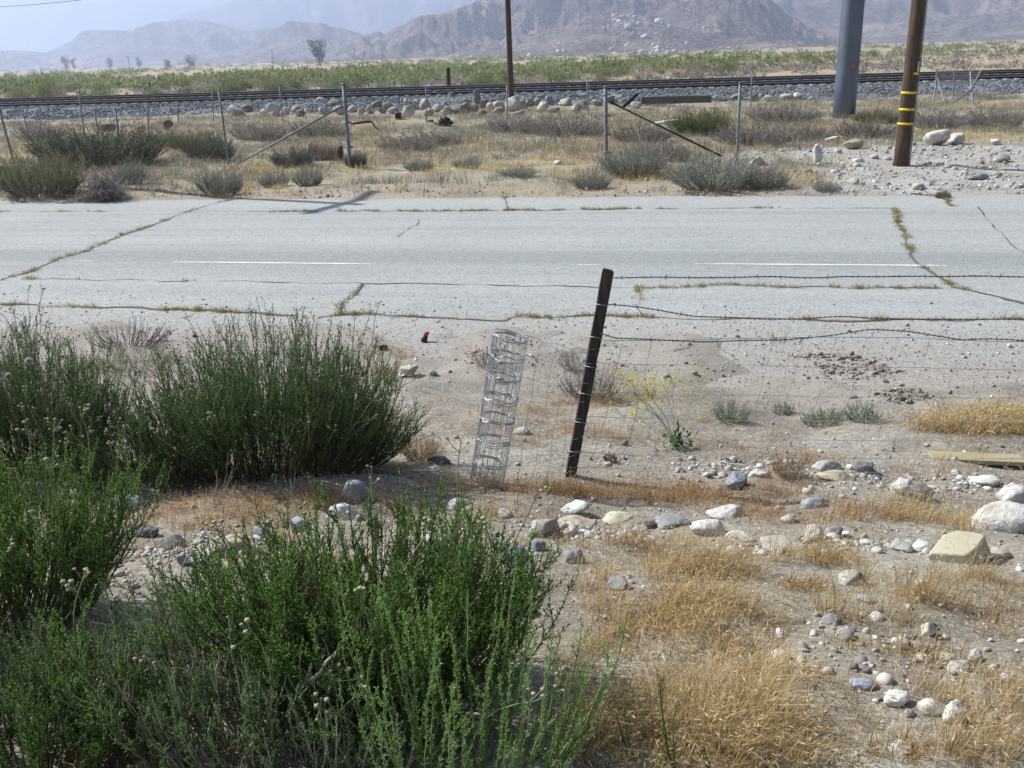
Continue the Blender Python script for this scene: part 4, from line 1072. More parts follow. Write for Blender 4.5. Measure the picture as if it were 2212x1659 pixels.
# dark timbers propped by the beam
A, B = atY(1352, 228, 42), atY(1370, 208, 42.4)
b = MB(); b.box((0, 0, 0), ((B - A).length * 1.3, .12, .12), np.array(Matrix.Rotation(-math.atan2((B - A).z, (B - A).x), 3, 'Y')))
tag(b.build("timber", M['char'], None, (A + B) / 2, False), "short black timber propped slanting at the left end of the long beam", "timber")
# charred stump heap
p = G(962, 272); k = mpp(p); rs = np.random.RandomState(4); o = thing("charred_stump", "charred black stump in the dirt below the boulder pile", "stump", p)
v, f = rock_shape(31, 4, 7, .6, .35, .08); b = MB(); b.add(v * np.array([17 * k, .35, 11 * k]) + np.array([0, 0, 9 * k]), f); b.build("stump", M['char'], o, smooth=False)
P = []
for i in range(16):
    a = rs.uniform(0, math.pi); q = np.array([math.cos(a) * 16 * k, rs.uniform(-.3, .1), abs(math.sin(a)) * 14 * k + .05]); P.append([q * .4, q * .8, q * rs.uniform(1.1, 1.55)])
b = MB(); b.tubes(np.array(P), np.array([.05, .035, .01]), 5); b.build("root", M['char'], o)
stone(862, 252, 18, 18, 'char', "small black burnt lump left of the charred stump", 61, 3, 7, .8, .15, name="burnt_lump", cat="burnt lump")
stone(930, 262, 16, 8, 'slate', "small dark slab touching the left side of the charred stump", 62, 3, 7, .9, .05, name="slab", cat="slab")
# bent angle iron
pts = [(757, 268, 0), (790, 263, 0), (803, 263, 0), (812, 276, -.3), (828, 287, -.8)]
p = G(800, 285); b = MB(); y = p.y
b.tubes(np.array([tuple(atY(q[0], q[1], y + q[2]) - p) for q in pts]), .045, 4, cap=True)
tag(b.build("bent_iron_bar", M['char'], None, p, False), "black bent iron bar poking from weeds right of the terminal post", "iron bar")
# yellow board at the right
A, B = G(2010, 985), G(2206, 1008); d = B - A
o = MB().box((0, 0, 0), (d.length, .13, .024), np.array(Matrix.Rotation(math.atan2(d.y, d.x), 3, 'Z'))).build("wooden_board", M['yellow_wood'], None, (A + B) / 2 + Vector((0, 0, .022)), False)
tag(o, "weathered yellow board lying flat on the gravel near the right edge", "board")
# litter
def scrap(px, py, wpx, label, mat, seed, hgt_=.5, name="plastic_scrap", cat="litter"):
    p = G(px, py); k = mpp(p); rs = np.random.RandomState(seed); n = 9; g = np.linspace(-.5, .5, n)
    X, Y = np.meshgrid(g, g); Z = .20 * fbm(X * 3 + seed, Y * 3, 0, seed, 3) + .22
    rr = 1 - .25 * rs.rand(n, n)
    V = np.stack([X * rr, Y * rr * .7, np.maximum(Z * hgt_, .02)], -1).reshape(-1, 3) * wpx * k
    i = np.arange(n * n).reshape(n, n); b = MB(); F = np.stack([i[:-1, :-1], i[:-1, 1:], i[1:, 1:], i[1:, :-1]], -1).reshape(-1, 4)
    b.add(V, F); b.add(V + np.array([0, 0, .003]), F[:, ::-1])
    return tag(b.build(name, M[mat], None, p + Vector((0, 0, .004)), False), label, cat)
scrap(876, 812, 30, "crumpled pale blue plastic scrap beside the tan stone on the dirt", 'plastic_blue', 3)
scrap(1026, 761, 32, "torn pink plastic scrap on gravel left of the wire roll", 'plastic_pink', 5)
scrap(152, 415, 24, "white paper scrap under the olive bush at the far road edge", 'white_plastic', 7)
scrap(1470, 1060, 22, "tiny white scrap of paper in straw above the flat grey slab", 'white_plastic', 9)
p = G(917, 744); k = mpp(p); o = thing("litter_piece", "small black piece of litter with a red end on gravel at the near road edge", "litter", p)
b = MB(); b.tubes(np.array([(-.01, 0, .03), (.0, -.0, .05), (.02, .02, .09)]), np.array([.03, .032, .02]), 14, cap=True); b.build("body", M['black'], o)
b = MB(); b.tubes(np.array([(.02, .02, .09), (.03, .03, .125)]), np.array([.024, .026]), 14, cap=True); b.build("end_cap", M['plastic_red'], o)
# dead stick pieces
for i, (a, b_, lb) in enumerate([((1490, 752), (1450, 760), "thin dark stick on the road edge right of the stake"), ((680, 1648), (800, 1568), "long pale dead stalk slanting over the near shrub"), ((1560, 1000), (1640, 1010), "short dead stick on the gravel right of the stake")]):
    A, B = G(*a), G(*b_); 
    if i == 1: A = A + Vector((0, 0, .22)); B = B + Vector((0, 0, .3))
    P = np.array([A + (B - A) * t for t in np.linspace(0, 1, 6)]); P[1:-1] += np.random.RandomState(i).normal(size=(4, 3)) * .006; P[:, 2] += .012
    bb = MB(); bb.tubes(P, np.linspace(.006, .0035, 6), 6, cap=True, tint=.8); tag(bb.build("stick", M['twig' if i != 1 else 'weed_grey']), lb, "stick")

# ------------------------------------------------------------------ near fence: stake, wires, roll of field fence
SB = G(1232, 1028); k = mpp(SB)
ST_ = atY(1314, 581, SB.y + .02)
o = thing("fence_stake", "dark brown wooden fence stake leaning right on the near bank", "fence stake", SB)
d = ST_ - SB; Ls = d.length; dn = d.normalized(); sx = dn.cross(Vector((0, 1, 0))).normalized(); sy = dn.cross(sx)
R3 = np.array(Matrix((sx, -sy, dn)).transposed())
bm2 = bmesh.new(); bmesh.ops.create_cube(bm2, size=1)
for v in bm2.verts: v.co = Vector((v.co.x * .058, v.co.y * .05, (v.co.z + .5) * (Ls + .3) - .3))
bmesh.ops.subdivide_edges(bm2, edges=[e for e in bm2.edges if abs(e.verts[0].co.z - e.verts[1].co.z) > .5], cuts=14)
rs = np.random.RandomState(3)
for v in bm2.verts:
    v.co.x += rs.normal() * .0016; v.co.y += rs.normal() * .0016
    if v.co.z > Ls - .001: v.co.z += rs.normal() * .004 + v.co.x * .12
bmesh.ops.bevel(bm2, geom=[e for e in bm2.edges], offset=.005, segments=2, affect='EDGES')
for v in bm2.verts: v.co = Vector(R3 @ np.array(v.co))
me = bpy.data.meshes.new("stake"); bm2.to_mesh(me); bm2.free(); me.materials.append(M['stake_wood'])
s_ = bpy.data.objects.new("stake", me); COL.objects.link(s_); s_.parent = o
b = MB()
for t in (.13, .28, .42, .55, .69, .84):
    c = np.array(d * t); 
    for w_ in (0,):
        ring = [c + R3 @ np.array([.033 * q[0], .03 * q[1], .004 * q[2] + w_]) for q in ((-1, -1, 0), (1, -1, .5), (1, 1, 0), (-1, 1, -.5), (-1, -1, 0))]
        b.tubes(np.array(ring), .0022, 5)
b.build("tie_wire", M['galv_wire'], o)

FN = Vector((RD[0], RD[1], 0))                                          # fence runs along the road
def FP(px, py, off=0.0):
    """point of the near fence's upright plane seen at px,py"""
    n = Vector((-FN.y, FN.x, 0)); dd = ray(px, py); t = (n.dot(SB) + off) / n.dot(dd)
    return Vector((dd.x * t, dd.y * t, CAMH + dd.z * t))

def wig(pts, n, amp, seed, off=0.0):
    P = np.array([FP(*q, off) for q in pts]); sg = np.r_[0, np.cumsum(np.linalg.norm(np.diff(P, axis=0), axis=1))]
    t = np.linspace(0, sg[-1], n)
    X = np.stack([np.interp(t, sg, P[:, i]) for i in range(3)], 1)
    ker = np.array([1, 2, 3, 2, 1]) / 9.
    for i in range(3):
        pad = np.r_[[X[0, i]] * 2, X[:, i], [X[-1, i]] * 2]; X[:, i] = np.convolve(pad, ker, 'valid')
    X[:, 2] += amp * vnoise(t * 5, t * 0 + seed, 0, seed) ; X[:, 1] += amp * vnoise(t * 4, t * 0 + seed, 0, seed + 1)
    return X, t
def barbed(pts, seed, label, off=-.03, n=260):
    X, t = wig(pts, n, .007, seed, off)
    o = thing("barbed_wire", label, "barbed wire", X[0], "barbed wires of the near fence")
    b = MB(); ph = t * 2 * math.pi / .05
    for s in (0, math.pi):
        Y = X - X[0]; Y[:, 2] += .0026 * np.cos(ph + s); Y[:, 1] += .0026 * np.sin(ph + s)
        b.tubes(Y, .0019, 4)
    b.build("strand", M['dark_wire'], o)
    rs = np.random.RandomState(seed); P = []
    for q in np.arange(.05, t[-1], .115):
        c = np.array([np.interp(q, t, X[:, i]) for i in range(3)]) - X[0]
        for _ in range(2):
            dd = rs.normal(size=3); dd[0] *= .35; dd /= np.linalg.norm(dd); P.append([c - dd * .014, c, c + dd * .014])
    b = MB(); b.tubes(np.array(P), .0015, 3); b.build("barb", M['dark_wire'], o)
barbed([(1322, 598), (1500, 597), (1800, 598), (2000, 598), (2300, 599), (2900, 604)], 1, "topmost barbed wire running right from the stake top")
barbed([(1308, 656), (1345, 660), (1420, 671), (1500, 683), (1600, 686), (1720, 689), (1810, 686), (1900, 687), (2212, 689), (2900, 700)], 2, "second barbed wire down, dipping and then level right of the stake")
barbed([(1293, 719), (1330, 731), (1400, 733), (1500, 737), (1600, 737), (1690, 735), (1800, 725), (1880, 712), (1960, 714), (2080, 732), (2212, 735), (2900, 745)], 3, "third barbed wire down, humped in its middle right of the stake")

ff = thing("field_fence", "sagging woven wire field fence right of the leaning stake", "wire fence", SB)
FY0 = {738: [(1240, 718), (1300, 733), (1400, 735), (1700, 731), (1850, 724), (1960, 728), (2212, 738), (2900, 748)]}
rowsY = [(735, 735, 728, 738), (782, 790, 792, 798), (848, 852, 856, 858), (898, 905, 908, 912), (942, 950, 952, 955), (975, 985, 990, 990), (1008, 1016, 1020, 1020)]
HW = []
b = MB()
for i, (a0, a1, a2, a3) in enumerate(rowsY):
    x0 = 1298 - i * 12
    X, t = wig([(x0, a0), (1420, a1), (1800, a2), (2212, a3), (2900, a3 + 12)], 160, .006, 20 + i, -.03)
    HW.append((X, t)); b.tubes(X - np.array(SB), .0015 if i else .0018, 4)
rs = np.random.RandomState(9)
for q in np.arange(.12, 4.6, .155):
    P = []
    for i, (X, t) in enumerate(HW):
        qq = q + .012 * i * 0 + rs.normal() * .006
        P.append([np.interp(qq, t, X[:, j]) for j in range(3)])
    P = np.array(P) - np.array(SB)
    b.tubes(P, .0013, 4)
b.build("wire_mesh", M['galv_wire'], ff)
# wires between roll and stake
b = MB()
RB, RT = G(1052, 1042), None
RT = atY(1104, 722, RB.y + .03)
lv = [.015, .14, .29, .44, .58, .72, .86, .985]
for i, t in enumerate(lv):
    A = RB + (RT - RB) * t + Vector((.085, 0, 0)); B = SB + d * min(.03 + t * .62, .70) - Vector((0, .035, 0))
    q = np.linspace(0, 1, 26); P = np.array([np.array(A + (B - A) * z) for z in q]); P[:, 2] += -.02 * np.sin(q * math.pi) + .008 * vnoise(q * 7, q * 0 + i, 0, 90 + i)
    b.tubes(P - np.array(SB), .0012, 4)
for q in (.2, .42, .62, .82):
    P = []
    for i, t in enumerate(lv):
        A = RB + (RT - RB) * t + Vector((.085, 0, 0)); B = SB + d * min(.03 + t * .62, .70) - Vector((0, .035, 0)); P.append(np.array(A + (B - A) * (q + .02 * math.sin(i * 2))) + np.array([0, 0, -.02 * math.sin(q * 3.14)]))
    b.tubes(np.array(P) - np.array(SB), .0014, 4)
b.build("loose_mesh", M['galv_wire'], ff)

ro = thing("wire_roll", "upright roll of galvanised field fence left standing beside the stake", "wire roll", RB)
b = MB(); dv_ = np.array(RT - RB); ax = dv_ / np.linalg.norm(dv_); ex = np.cross([0, 1., 0], ax); ex /= np.linalg.norm(ex); ey = np.cross(ax, ex)
rs = np.random.RandomState(12); turns = 2.6; R_out = 39 * mpp(RB + Vector((0, 0, .5)))
def spiral(th): return R_out * (.86 + .14 * th / (2 * math.pi * turns))
Hh = MB()
for t in [.005] + lv[1:]:
    th = np.linspace(0, 2 * math.pi * turns, 150); r = spiral(th) + .006 * vnoise(th * 1.6, th * 0 + t * 9, 0, 5)
    P = np.outer(r * np.cos(th), ex) + np.outer(r * np.sin(th), ey) + (dv_ * t)[None] + np.outer(.012 * vnoise(th * 1.1, th * 0 + t * 7, 0, 8) + .006 * np.sin(th * .5 + t * 20), ax)
    Hh.tubes(P, .0022, 4); Hh.tubes(P * .985 + ax * .012 + .004 * np.sin(th * 3)[:, None] * ax, .0019, 4)
Hh.build("horizontal_wires", M['galv_wire'], ro)
P = []
for th in np.arange(0, 2 * math.pi * turns, .42):
    r = spiral(th); row = []
    for t in [.0] + lv[1:]:
        e_ = th + rs.normal() * .03
        row.append(ex * r * math.cos(e_) + ey * r * math.sin(e_) + dv_ * t)
    P.append(row)
b.tubes(np.array(P), .0012, 4); b.build("vertical_wires", M['galv_wire'], ro)
# ------------------------------------------------------------------ plants
def unit(v): return v / (np.linalg.norm(v, axis=-1, keepdims=True) + 1e-9)

def shoots(base, d0, d1, L, K=7, wob=0.0, rs=None):
    S = len(base); t = np.linspace(0, 1, K)
    D = unit(d0[:, None] * (1 - t)[None, :, None] + d1[:, None] * t[None, :, None])
    if wob: D = unit(D + rs.normal(size=D.shape) * wob)
    st = D * (L / (K - 1))[:, None, None]
    P = np.concatenate([np.zeros((S, 1, 3)), np.cumsum(st[:, :-1], 1)], 1) + base[:, None]
    return P

def along(P, t):
    """points and tangents at t (S,M) of polylines P (S,K,3)"""
    K = P.shape[1]; f = np.clip(t * (K - 1), 0, K - 1.001); i = f.astype(int); r = (f - i)[..., None]
    s = np.arange(len(P))[:, None]
    return P[s, i] * (1 - r) + P[s, i + 1] * r, unit(P[s, i + 1] - P[s, i])

def leafy(P, L, spacing, t0, rs, ang=(.45, .9)):
    n = np.maximum((L * (1 - t0) / spacing).astype(int), 2); M_ = n.max()
    t = t0 + (1 - t0) * (np.arange(M_)[None] + rs.rand(len(P), M_)) / n[:, None]
    ok = t < 1
    p, d = along(P, np.minimum(t, .999))
    p, d = p[ok], d[ok]
    r = unit(np.cross(d, rs.normal(size=d.shape))); a = rs.uniform(*ang, len(d))[:, None]
    return p, unit(d * np.cos(a) + r * np.sin(a)), t[ok], np.nonzero(ok)[0]

def shrub(name, label, loc, rx, ry, n, H, rs, leafm, stemm='stem', fan=.55, lean=(0, 0), nb=5, spacing=.008, leaf=(.018, .0035), r0=.0028, t0=.3,
          dome=.35, heads=0, headh=.2, cat="shrub", group=None, side=(.12, .30), wob=.05, tint_h=0.0, fanc=None, side_t0=.0, upturn=.5, z0=0.0):
    o = thing(name, label, cat, loc, group)
    a = rs.rand(n) * 2 * math.pi; r = np.sqrt(rs.rand(n))
    base = np.stack([np.cos(a) * r * rx, np.sin(a) * r * ry, 0 * a], 1)
    if loc is not None and name != "template":
        base[:, 2] = hgt(loc[0] + base[:, 0], loc[1] + base[:, 1]) - loc[2] + z0
    out = np.stack([np.cos(a) * r, np.sin(a) * r * .8, 0 * a], 1)
    if fanc is not None: out = out + np.array([fanc[0], fanc[1], 0])[None] * 1.0
    up = np.array([0, 0, 1.0]); ln = np.array([lean[0], lean[1], 0])
    d0 = unit(out * fan * 1.7 + up * .8 + ln + rs.normal(size=(n, 3)) * .14)
    d1 = unit(out * fan * (1 - upturn) + up + ln * .6 + rs.normal(size=(n, 3)) * .12)
    L = H * (1 - dome * r ** 2) * rs.uniform(.66, 1.10, n) * (1 + .24 * vnoise(base[:, 0] / max(rx, .05) * 2.3, base[:, 1] / max(ry, .05) * 2.3, 0, n))
    P = shoots(base, d0, d1, L, 9, wob, rs)
    S = MB(); S.tubes(P, np.linspace(r0, r0 * .35, 9)[None] * rs.uniform(.7, 1.2, (n, 1)), 4, tint=rs.rand(n))
    F = MB()
    tint0 = rs.normal(size=n) * .17
    dead = rs.rand(n) < (.07 if n > 150 and leafm in ('leaf_dark', 'leaf_near') else 0); Fd = MB()
    def put(ps, ds, ts, si):
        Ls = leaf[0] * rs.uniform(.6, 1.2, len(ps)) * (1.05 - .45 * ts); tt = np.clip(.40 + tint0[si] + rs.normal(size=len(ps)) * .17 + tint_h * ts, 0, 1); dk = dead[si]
        F.leaves(ps[~dk], ds[~dk], Ls[~dk], leaf[1], rs, tt[~dk])
        dk &= rs.rand(len(ps)) < .45
        if dk.any(): Fd.leaves(ps[dk], ds[dk], Ls[dk] * .8, leaf[1] * .8, rs, tt[dk])
    put(*leafy(P, L, spacing, t0, rs))
    if nb:
        t = rs.uniform(.28, .95, (n, nb)); p, d = along(P, t); p, d, t = p.reshape(-1, 3), d.reshape(-1, 3), t.ravel()
        q = unit(np.cross(d, rs.normal(size=d.shape)))
        L2 = np.repeat(L, nb) * rs.uniform(*side, n * nb) * (1.15 - .6 * t)
        P2 = shoots(p, unit(d + q * .75), unit(d * .8 + q * .22 + up * .55), L2, 5, wob, rs)
        S.tubes(P2, np.linspace(r0 * .5, r0 * .25, 5)[None], 3, tint=rs.rand(n * nb))
        ps, ds, ts, si = leafy(P2, L2, spacing, side_t0, rs); put(ps, ds, ts, si // nb)
    S.build("stems", M[stemm], o); F.build("foliage", M[leafm], o, smooth=False)
    if Fd.n: Fd.build("dry_foliage", M['dead_brown'], o, smooth=False)
    if heads:
        k = rs.choice(n, heads); hi_ = rs.randint(3, 8, heads); p0 = P[k, hi_]
        d = unit(unit(P[k, -1] - P[k, 5]) + unit(P[k, hi_] * np.array([1, 1, 0]) + np.array([0, -.1, 0])) * ((7 - hi_) * .14)[:, None] + rs.normal(size=(heads, 3)) * .1)
        Lh = headh * rs.uniform(.6, 1.4, heads) + L[k] * .25
        Ph = shoots(p0, d, unit(d + rs.normal(size=(heads, 3)) * .35), Lh, 6, .05, rs)
        nr = 4; pt = np.repeat(Ph[:, -1], nr, 0); dd = unit(np.repeat(unit(Ph[:, -1] - Ph[:, -2]), nr, 0) + rs.normal(size=(heads * nr, 3)) * .55)
        Pr = shoots(pt, dd, unit(dd + up * .5), rs.uniform(.02, .06, heads * nr), 4, .05, rs)
        v, f = ICO[1]; sc = rs.uniform(.0045, .008, heads * nr); tt = rs.uniform(.3, 1, heads * nr); ts_ = rs.uniform(.3, .7, heads)
        for i in range(heads):
            Hd = MB(); Hd.tubes(Ph[i], .0017, 4, tint=ts_[i], mi=0); j = slice(i * nr, i * nr + nr)
            Hd.tubes(Pr[j], .0013, 3, tint=tt[j], mi=0)
            V = v[None] * sc[j][:, None, None] * np.array([1, 1, .65]) + Pr[j, -1][:, None]
            Hd.add(V.reshape(-1, 3), (f[None] + (np.arange(nr) * len(v))[:, None, None]).reshape(-1, 3), np.repeat(tt[j], len(v)), 1)
            Hd.build("flower_head", [M['stem_pale'], M['head']], o)
    return o

rs = np.random.RandomState(101)
p = G(575, 1030)
SG = "green shrubs on the near bank"
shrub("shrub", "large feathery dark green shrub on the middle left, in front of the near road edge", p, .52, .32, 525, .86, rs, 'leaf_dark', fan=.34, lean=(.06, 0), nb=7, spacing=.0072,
      leaf=(.021, .0046), dome=.34, heads=85, headh=.13, group=SG, tint_h=.45)  # tint_h: paler new growth, raised to paint sunlit tops into the leaf colour
p = G(650, 980)
shrub("dead_plant", "reddish brown dead twigs inside the upper right of the large feathery shrub", p, .16, .1, 60, .66, rs, 'dead_brown', stemm='twig_purple', fan=.35, nb=4, spacing=.012, leaf=(.012, .0035), r0=.0028, cat="dead plant", wob=.09, t0=.45)
p = G(735, 1012)
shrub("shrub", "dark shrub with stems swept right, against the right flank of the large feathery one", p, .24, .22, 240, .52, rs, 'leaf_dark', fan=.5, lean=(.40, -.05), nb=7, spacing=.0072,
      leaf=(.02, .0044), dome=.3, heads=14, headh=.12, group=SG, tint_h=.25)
p = G(30, 1010)
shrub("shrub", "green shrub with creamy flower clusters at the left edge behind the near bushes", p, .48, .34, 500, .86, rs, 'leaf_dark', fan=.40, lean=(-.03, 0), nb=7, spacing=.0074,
      leaf=(.02, .0046), dome=.35, heads=95, headh=.14, group=SG, tint_h=.45)  # same raised tint_h, sunlit tops painted in over the paler new growth
p = G(300, 1040)
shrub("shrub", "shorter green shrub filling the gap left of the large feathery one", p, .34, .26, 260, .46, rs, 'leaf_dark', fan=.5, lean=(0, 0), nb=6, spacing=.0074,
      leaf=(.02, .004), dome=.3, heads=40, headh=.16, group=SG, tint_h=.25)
p = G(10, 1330)
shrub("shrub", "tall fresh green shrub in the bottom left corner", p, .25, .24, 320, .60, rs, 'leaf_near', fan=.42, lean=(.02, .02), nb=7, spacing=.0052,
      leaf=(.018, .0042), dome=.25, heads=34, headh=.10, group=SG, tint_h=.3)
p = G(30, 1640)
shrub("shrub", "low dark green shrub at the very bottom left edge", p, .28, .2, 230, .36, rs, 'leaf_near', fan=.5, nb=7, spacing=.0052, leaf=(.018, .0042), dome=.3, heads=4, headh=.08, group=SG, tint_h=.25)
p = G(810, 1500)
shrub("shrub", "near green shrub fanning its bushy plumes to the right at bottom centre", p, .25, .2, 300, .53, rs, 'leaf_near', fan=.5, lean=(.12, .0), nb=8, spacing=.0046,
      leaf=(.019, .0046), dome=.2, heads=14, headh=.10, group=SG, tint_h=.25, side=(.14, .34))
p = G(500, 1550)
shrub("shrub", "thin yellowish green shrub with bare stems between the corner shrub and the near one", p, .40, .22, 290, .40, rs, 'leaf_near', fan=.45, lean=(.02, .03), nb=6, spacing=.0062,
      leaf=(.017, .0040), dome=.25, heads=6, headh=.12, group=SG, tint_h=.3, t0=.45, stemm='twig')
p = G(640, 1655)
shrub("shrub", "low spindly green shrub at the bottom edge left of the bright upright wands", p, .34, .14, 170, .30, rs, 'leaf_near', fan=.45, nb=6, spacing=.0062, leaf=(.017, .0040), dome=.3, group=SG, tint_h=.3, t0=.3, stemm='twig')
p = G(985, 1655); p = Vector((p.x, p.y - .05, p.z))
shrub("shrub", "pale bright green upright wands in front of everything at the bottom edge", p, .25, .16, 85, .50, rs, 'leaf_bright', stemm='stem_pale', fan=.22, lean=(.05, .0), nb=2, spacing=.0036,
      leaf=(.017, .0036), dome=.25, heads=5, headh=.04, group=SG, tint_h=.2, t0=.08, side=(.08, .18), r0=.0024)
for (px, py, n_, H_, lb) in ((1465, 1659, 3, .22, "single green wand standing in straw at the bottom edge"), (1370, 1640, 2, .13, "short pair of green wands in straw left of the single one"), (1545, 1655, 2, .10, "tiny green wand in straw right of the single one")):
    p = G(px, py)
    shrub("wand_plant", lb, p, .03, .03, n_, H_, rs, 'leaf_near', fan=.2, nb=2, spacing=.006, leaf=(.012, .003), dome=.1, cat="plant", t0=.1)

# bare dead twigs poking through the near shrubs
for i, (px, py, H_, lb) in enumerate([(600, 1560, .62, "grey leafless branched stem standing among the near shrubs"), (790, 1120, .0, "")]):
    if not lb: continue
    shrub("dead_plant", lb, G(px, py), .10, .08, 7, H_, rs, 'dry_leaf', stemm='twig', fan=.6, nb=3, spacing=.12, leaf=(.006, .002), r0=.003, cat="dead plant", wob=.14)
p = G(455, 1100)
shrub("dead_plant", "straw coloured forked stem in front of the middle shrub", p, .04, .03, 5, .34, rs, 'straw', stemm='weed_grey', fan=.7, nb=3, spacing=.05, leaf=(.008, .002), r0=.0026, cat="dead plant", wob=.12)
p = G(285, 745)
shrub("dead_plant", "tangle of dead purplish twigs at the road edge behind the green shrubs", p, .30, .2, 90, .30, rs, 'dry_leaf', stemm='twig_purple', fan=1.0, nb=4, spacing=.06, leaf=(.012, .003), r0=.0032, cat="dead plant", wob=.12, lean=(.3, 0))
p = G(300, 790)
shrub("dead_weed", "pale flattened dry weeds in the gap between the two back shrubs", p, .32, .25, 200, .24, rs, 'straw', stemm='weed_grey', fan=1.3, nb=3, spacing=.03, leaf=(.014, .003), r0=.0022, cat="dead plant", wob=.15)

# two white seed puffs
for i, (px, py, lb) in enumerate([(62, 780, "white round seed puff, the higher of two at the left edge"), (18, 812, "white round seed puff, the lower of two at the left edge")]):
    c = atY(px, py, 4.75); g = Vector((c.x, c.y, float(hgt(c.x, c.y)))); k = mpp(c)
    o = thing("seed_puff", lb, "seed head", g)
    b = MB(); b.tubes(np.array([(0, 0, -.02), (.01, 0, (c.z - g.z) * .5), (0, 0, c.z - g.z)]), .0025, 5); b.build("stalk", M['stem_pale'], o)
    d = unit(rs.normal(size=(420, 3))); b = MB(); ctr = np.array([0, 0, c.z - g.z]) + 0 * d
    b.leaves(ctr + d * .003, d, 8.5 * k * rs.uniform(.7, 1.05, 420), .0045, rs); b.build("puff", M['puff'], o, smooth=False)

# yellow flowering mustard by the stake
p = G(1462, 968); o = thing("mustard_plant", "yellow flowering weed with thin wiry stems and a leafy green base right of the stake", "wildflower", p)
n = 15; a = rs.rand(n) * 6.28; tops = np.array([atY(rs.uniform(1318, 1545), rs.uniform(790, 912), p.y + rs.uniform(-.1, .35)) - p for _ in range(n)])
Pm = np.array([[q * np.array([t ** 1.05, t, t ** .8]) for t in np.linspace(0, 1, 9)] for q in tops]); Pm[:, 1:] += rs.normal(size=(n, 8, 3)) * .006
S = MB(); S.tubes(Pm, np.linspace(.0018, .0009, 9)[None], 4, tint=rs.rand(n))
t = rs.uniform(.5, 1, (n, 7)); q, d = along(Pm, t); q, d = q.reshape(-1, 3), d.reshape(-1, 3)
d = unit(d + rs.normal(size=d.shape) * .6); L2 = rs.uniform(.05, .16, len(q)); P2 = shoots(q, d, unit(d + np.array([0, 0, .7])), L2, 5, .05, rs)
S.tubes(P2, .0008, 3, tint=rs.rand(len(q))); S.build("stems", M['stem_pale'], o)
fl = np.concatenate([P2[:, -1], Pm[:, -1]]); m_ = rs.rand(len(fl)) < .95; fl = fl[m_]
fl = np.repeat(fl, 2, 0) + rs.normal(size=(2 * len(fl), 3)) * .007
b = MB(); pt = np.repeat(fl, 4, 0); dd = unit(rs.normal(size=pt.shape) + np.array([0, 0, .5])); b.leaves(pt, dd, .013, .010, rs); b.build("flowers", M['yellow_petal'], o, smooth=False)
b = MB(); N_ = 70; q = rs.normal(size=(N_, 3)) * np.array([.05, .05, .03]) + np.array([0, 0, .05]); q[:, 2] = np.abs(q[:, 2]); b.leaves(q, unit(rs.normal(size=(N_, 3)) + np.array([0, 0, .5])), rs.uniform(.03, .075, N_), .02, rs); b.build("leaves", M['leaf_near'], o, smooth=False)

# tufts and weeds of the near verge
WG = "small weeds on the near side of the road"
for px, py, w, h, kind, lb in [
 (1578, 908, 80, 54, 'leaf_sage', "rounded grey green weed right of the yellow flowering plant"),
 (1775, 915, 120, 36, 'leaf_sage', "spreading grey green weed below the churned mud, left of two"),
 (1862, 905, 96, 42, 'leaf_sage', "spreading grey green weed below the churned mud, right of two"),
 (1690, 892, 56, 22, 'leaf_sage', "small pale weed between the rounded grey green weed and the mud"),
 (1278, 862, 130, 84, 'dead_brown', "brown dead bush on the dirt behind the brown stake"),
 (1240, 800, 50, 60, 'weed_grey', "grey wispy dead weed left of the stake near the road edge"),
 (1048, 790, 56, 62, 'dead_brown', "brown and green tuft on the gravel touching the wire roll"),
 (1680, 752, 28, 40, 'straw', "dry tuft alone on the pavement below the second barbed wire"),
 (1320, 1000, 30, 26, 'dead_brown', "little brown tuft at the foot of the stake"),
 (905, 985, 90, 60, 'straw_orange', "thin straw coloured weed between the middle shrub and the wire roll"),
 (1700, 1030, 60, 70, 'straw_orange', "upright straw coloured weed on gravel right of the dark pointed stone"),
]:
    p = G(px, py); k = mpp(p); sm = {'leaf_sage': 'stem_pale', 'dead_brown': 'twig', 'weed_grey': 'twig', 'straw': 'weed_grey', 'straw_orange': 'weed_grey'}[kind]
    nn = int(np.clip(w * 1.1, 24, 150))
    shrub("weed", lb, p, w * k * .28, w * k * .22, nn, h * k * .95, rs, kind, stemm=sm, fan=.8, nb=4, spacing=.012 if kind == 'leaf_sage' else .02, leaf=(.016, .005), r0=.0016, t0=.15, dome=.3, cat="weed", group=WG, wob=.09)

# ------------------------------------------------------------------ verge bushes beyond the road
TPL = {}
def template(kind, seed):
    rs = np.random.RandomState(seed)
    kw = dict(rx=.26, ry=.26, n=150, H=.62, fan=.75, nb=5, spacing=.026, leaf=(.048, .0105), r0=.005, t0=.2, dome=.35, wob=.07)
    mt, sm = {'dark': ('leaf_verge', 'twig'), 'olive': ('leaf_olive', 'twig'), 'sage': ('leaf_sage', 'twig'), 'dry': ('dry_leaf', 'twig'), 'green': ('leaf_green', 'stem')}[kind]
    if kind == 'dry': kw.update(spacing=.075, nb=7, leaf=(.05, .009), r0=.0055, wob=.14, n=170)
    if kind == 'sage': kw.update(spacing=.034, wob=.1, n=190)
    if kind in ('dark', 'olive', 'green'): kw.update(n=330, nb=6, spacing=.022, leaf=(.036, .0075), wob=.06, fan=.8, dome=.42, r0=.0035)
    o = shrub("template", None, (0, 0, 0), leafm=mt, stemm=sm, rs=rs, cat=None, **kw)
    z = [v.co for v in o.children[1].data.vertices]
    a = np.array([q[:] for q in z]); lo, hi = np.percentile(a[:, 0], 2), np.percentile(a[:, 0], 98)
    return o, hi - lo, np.percentile(a[:, 2], 97)
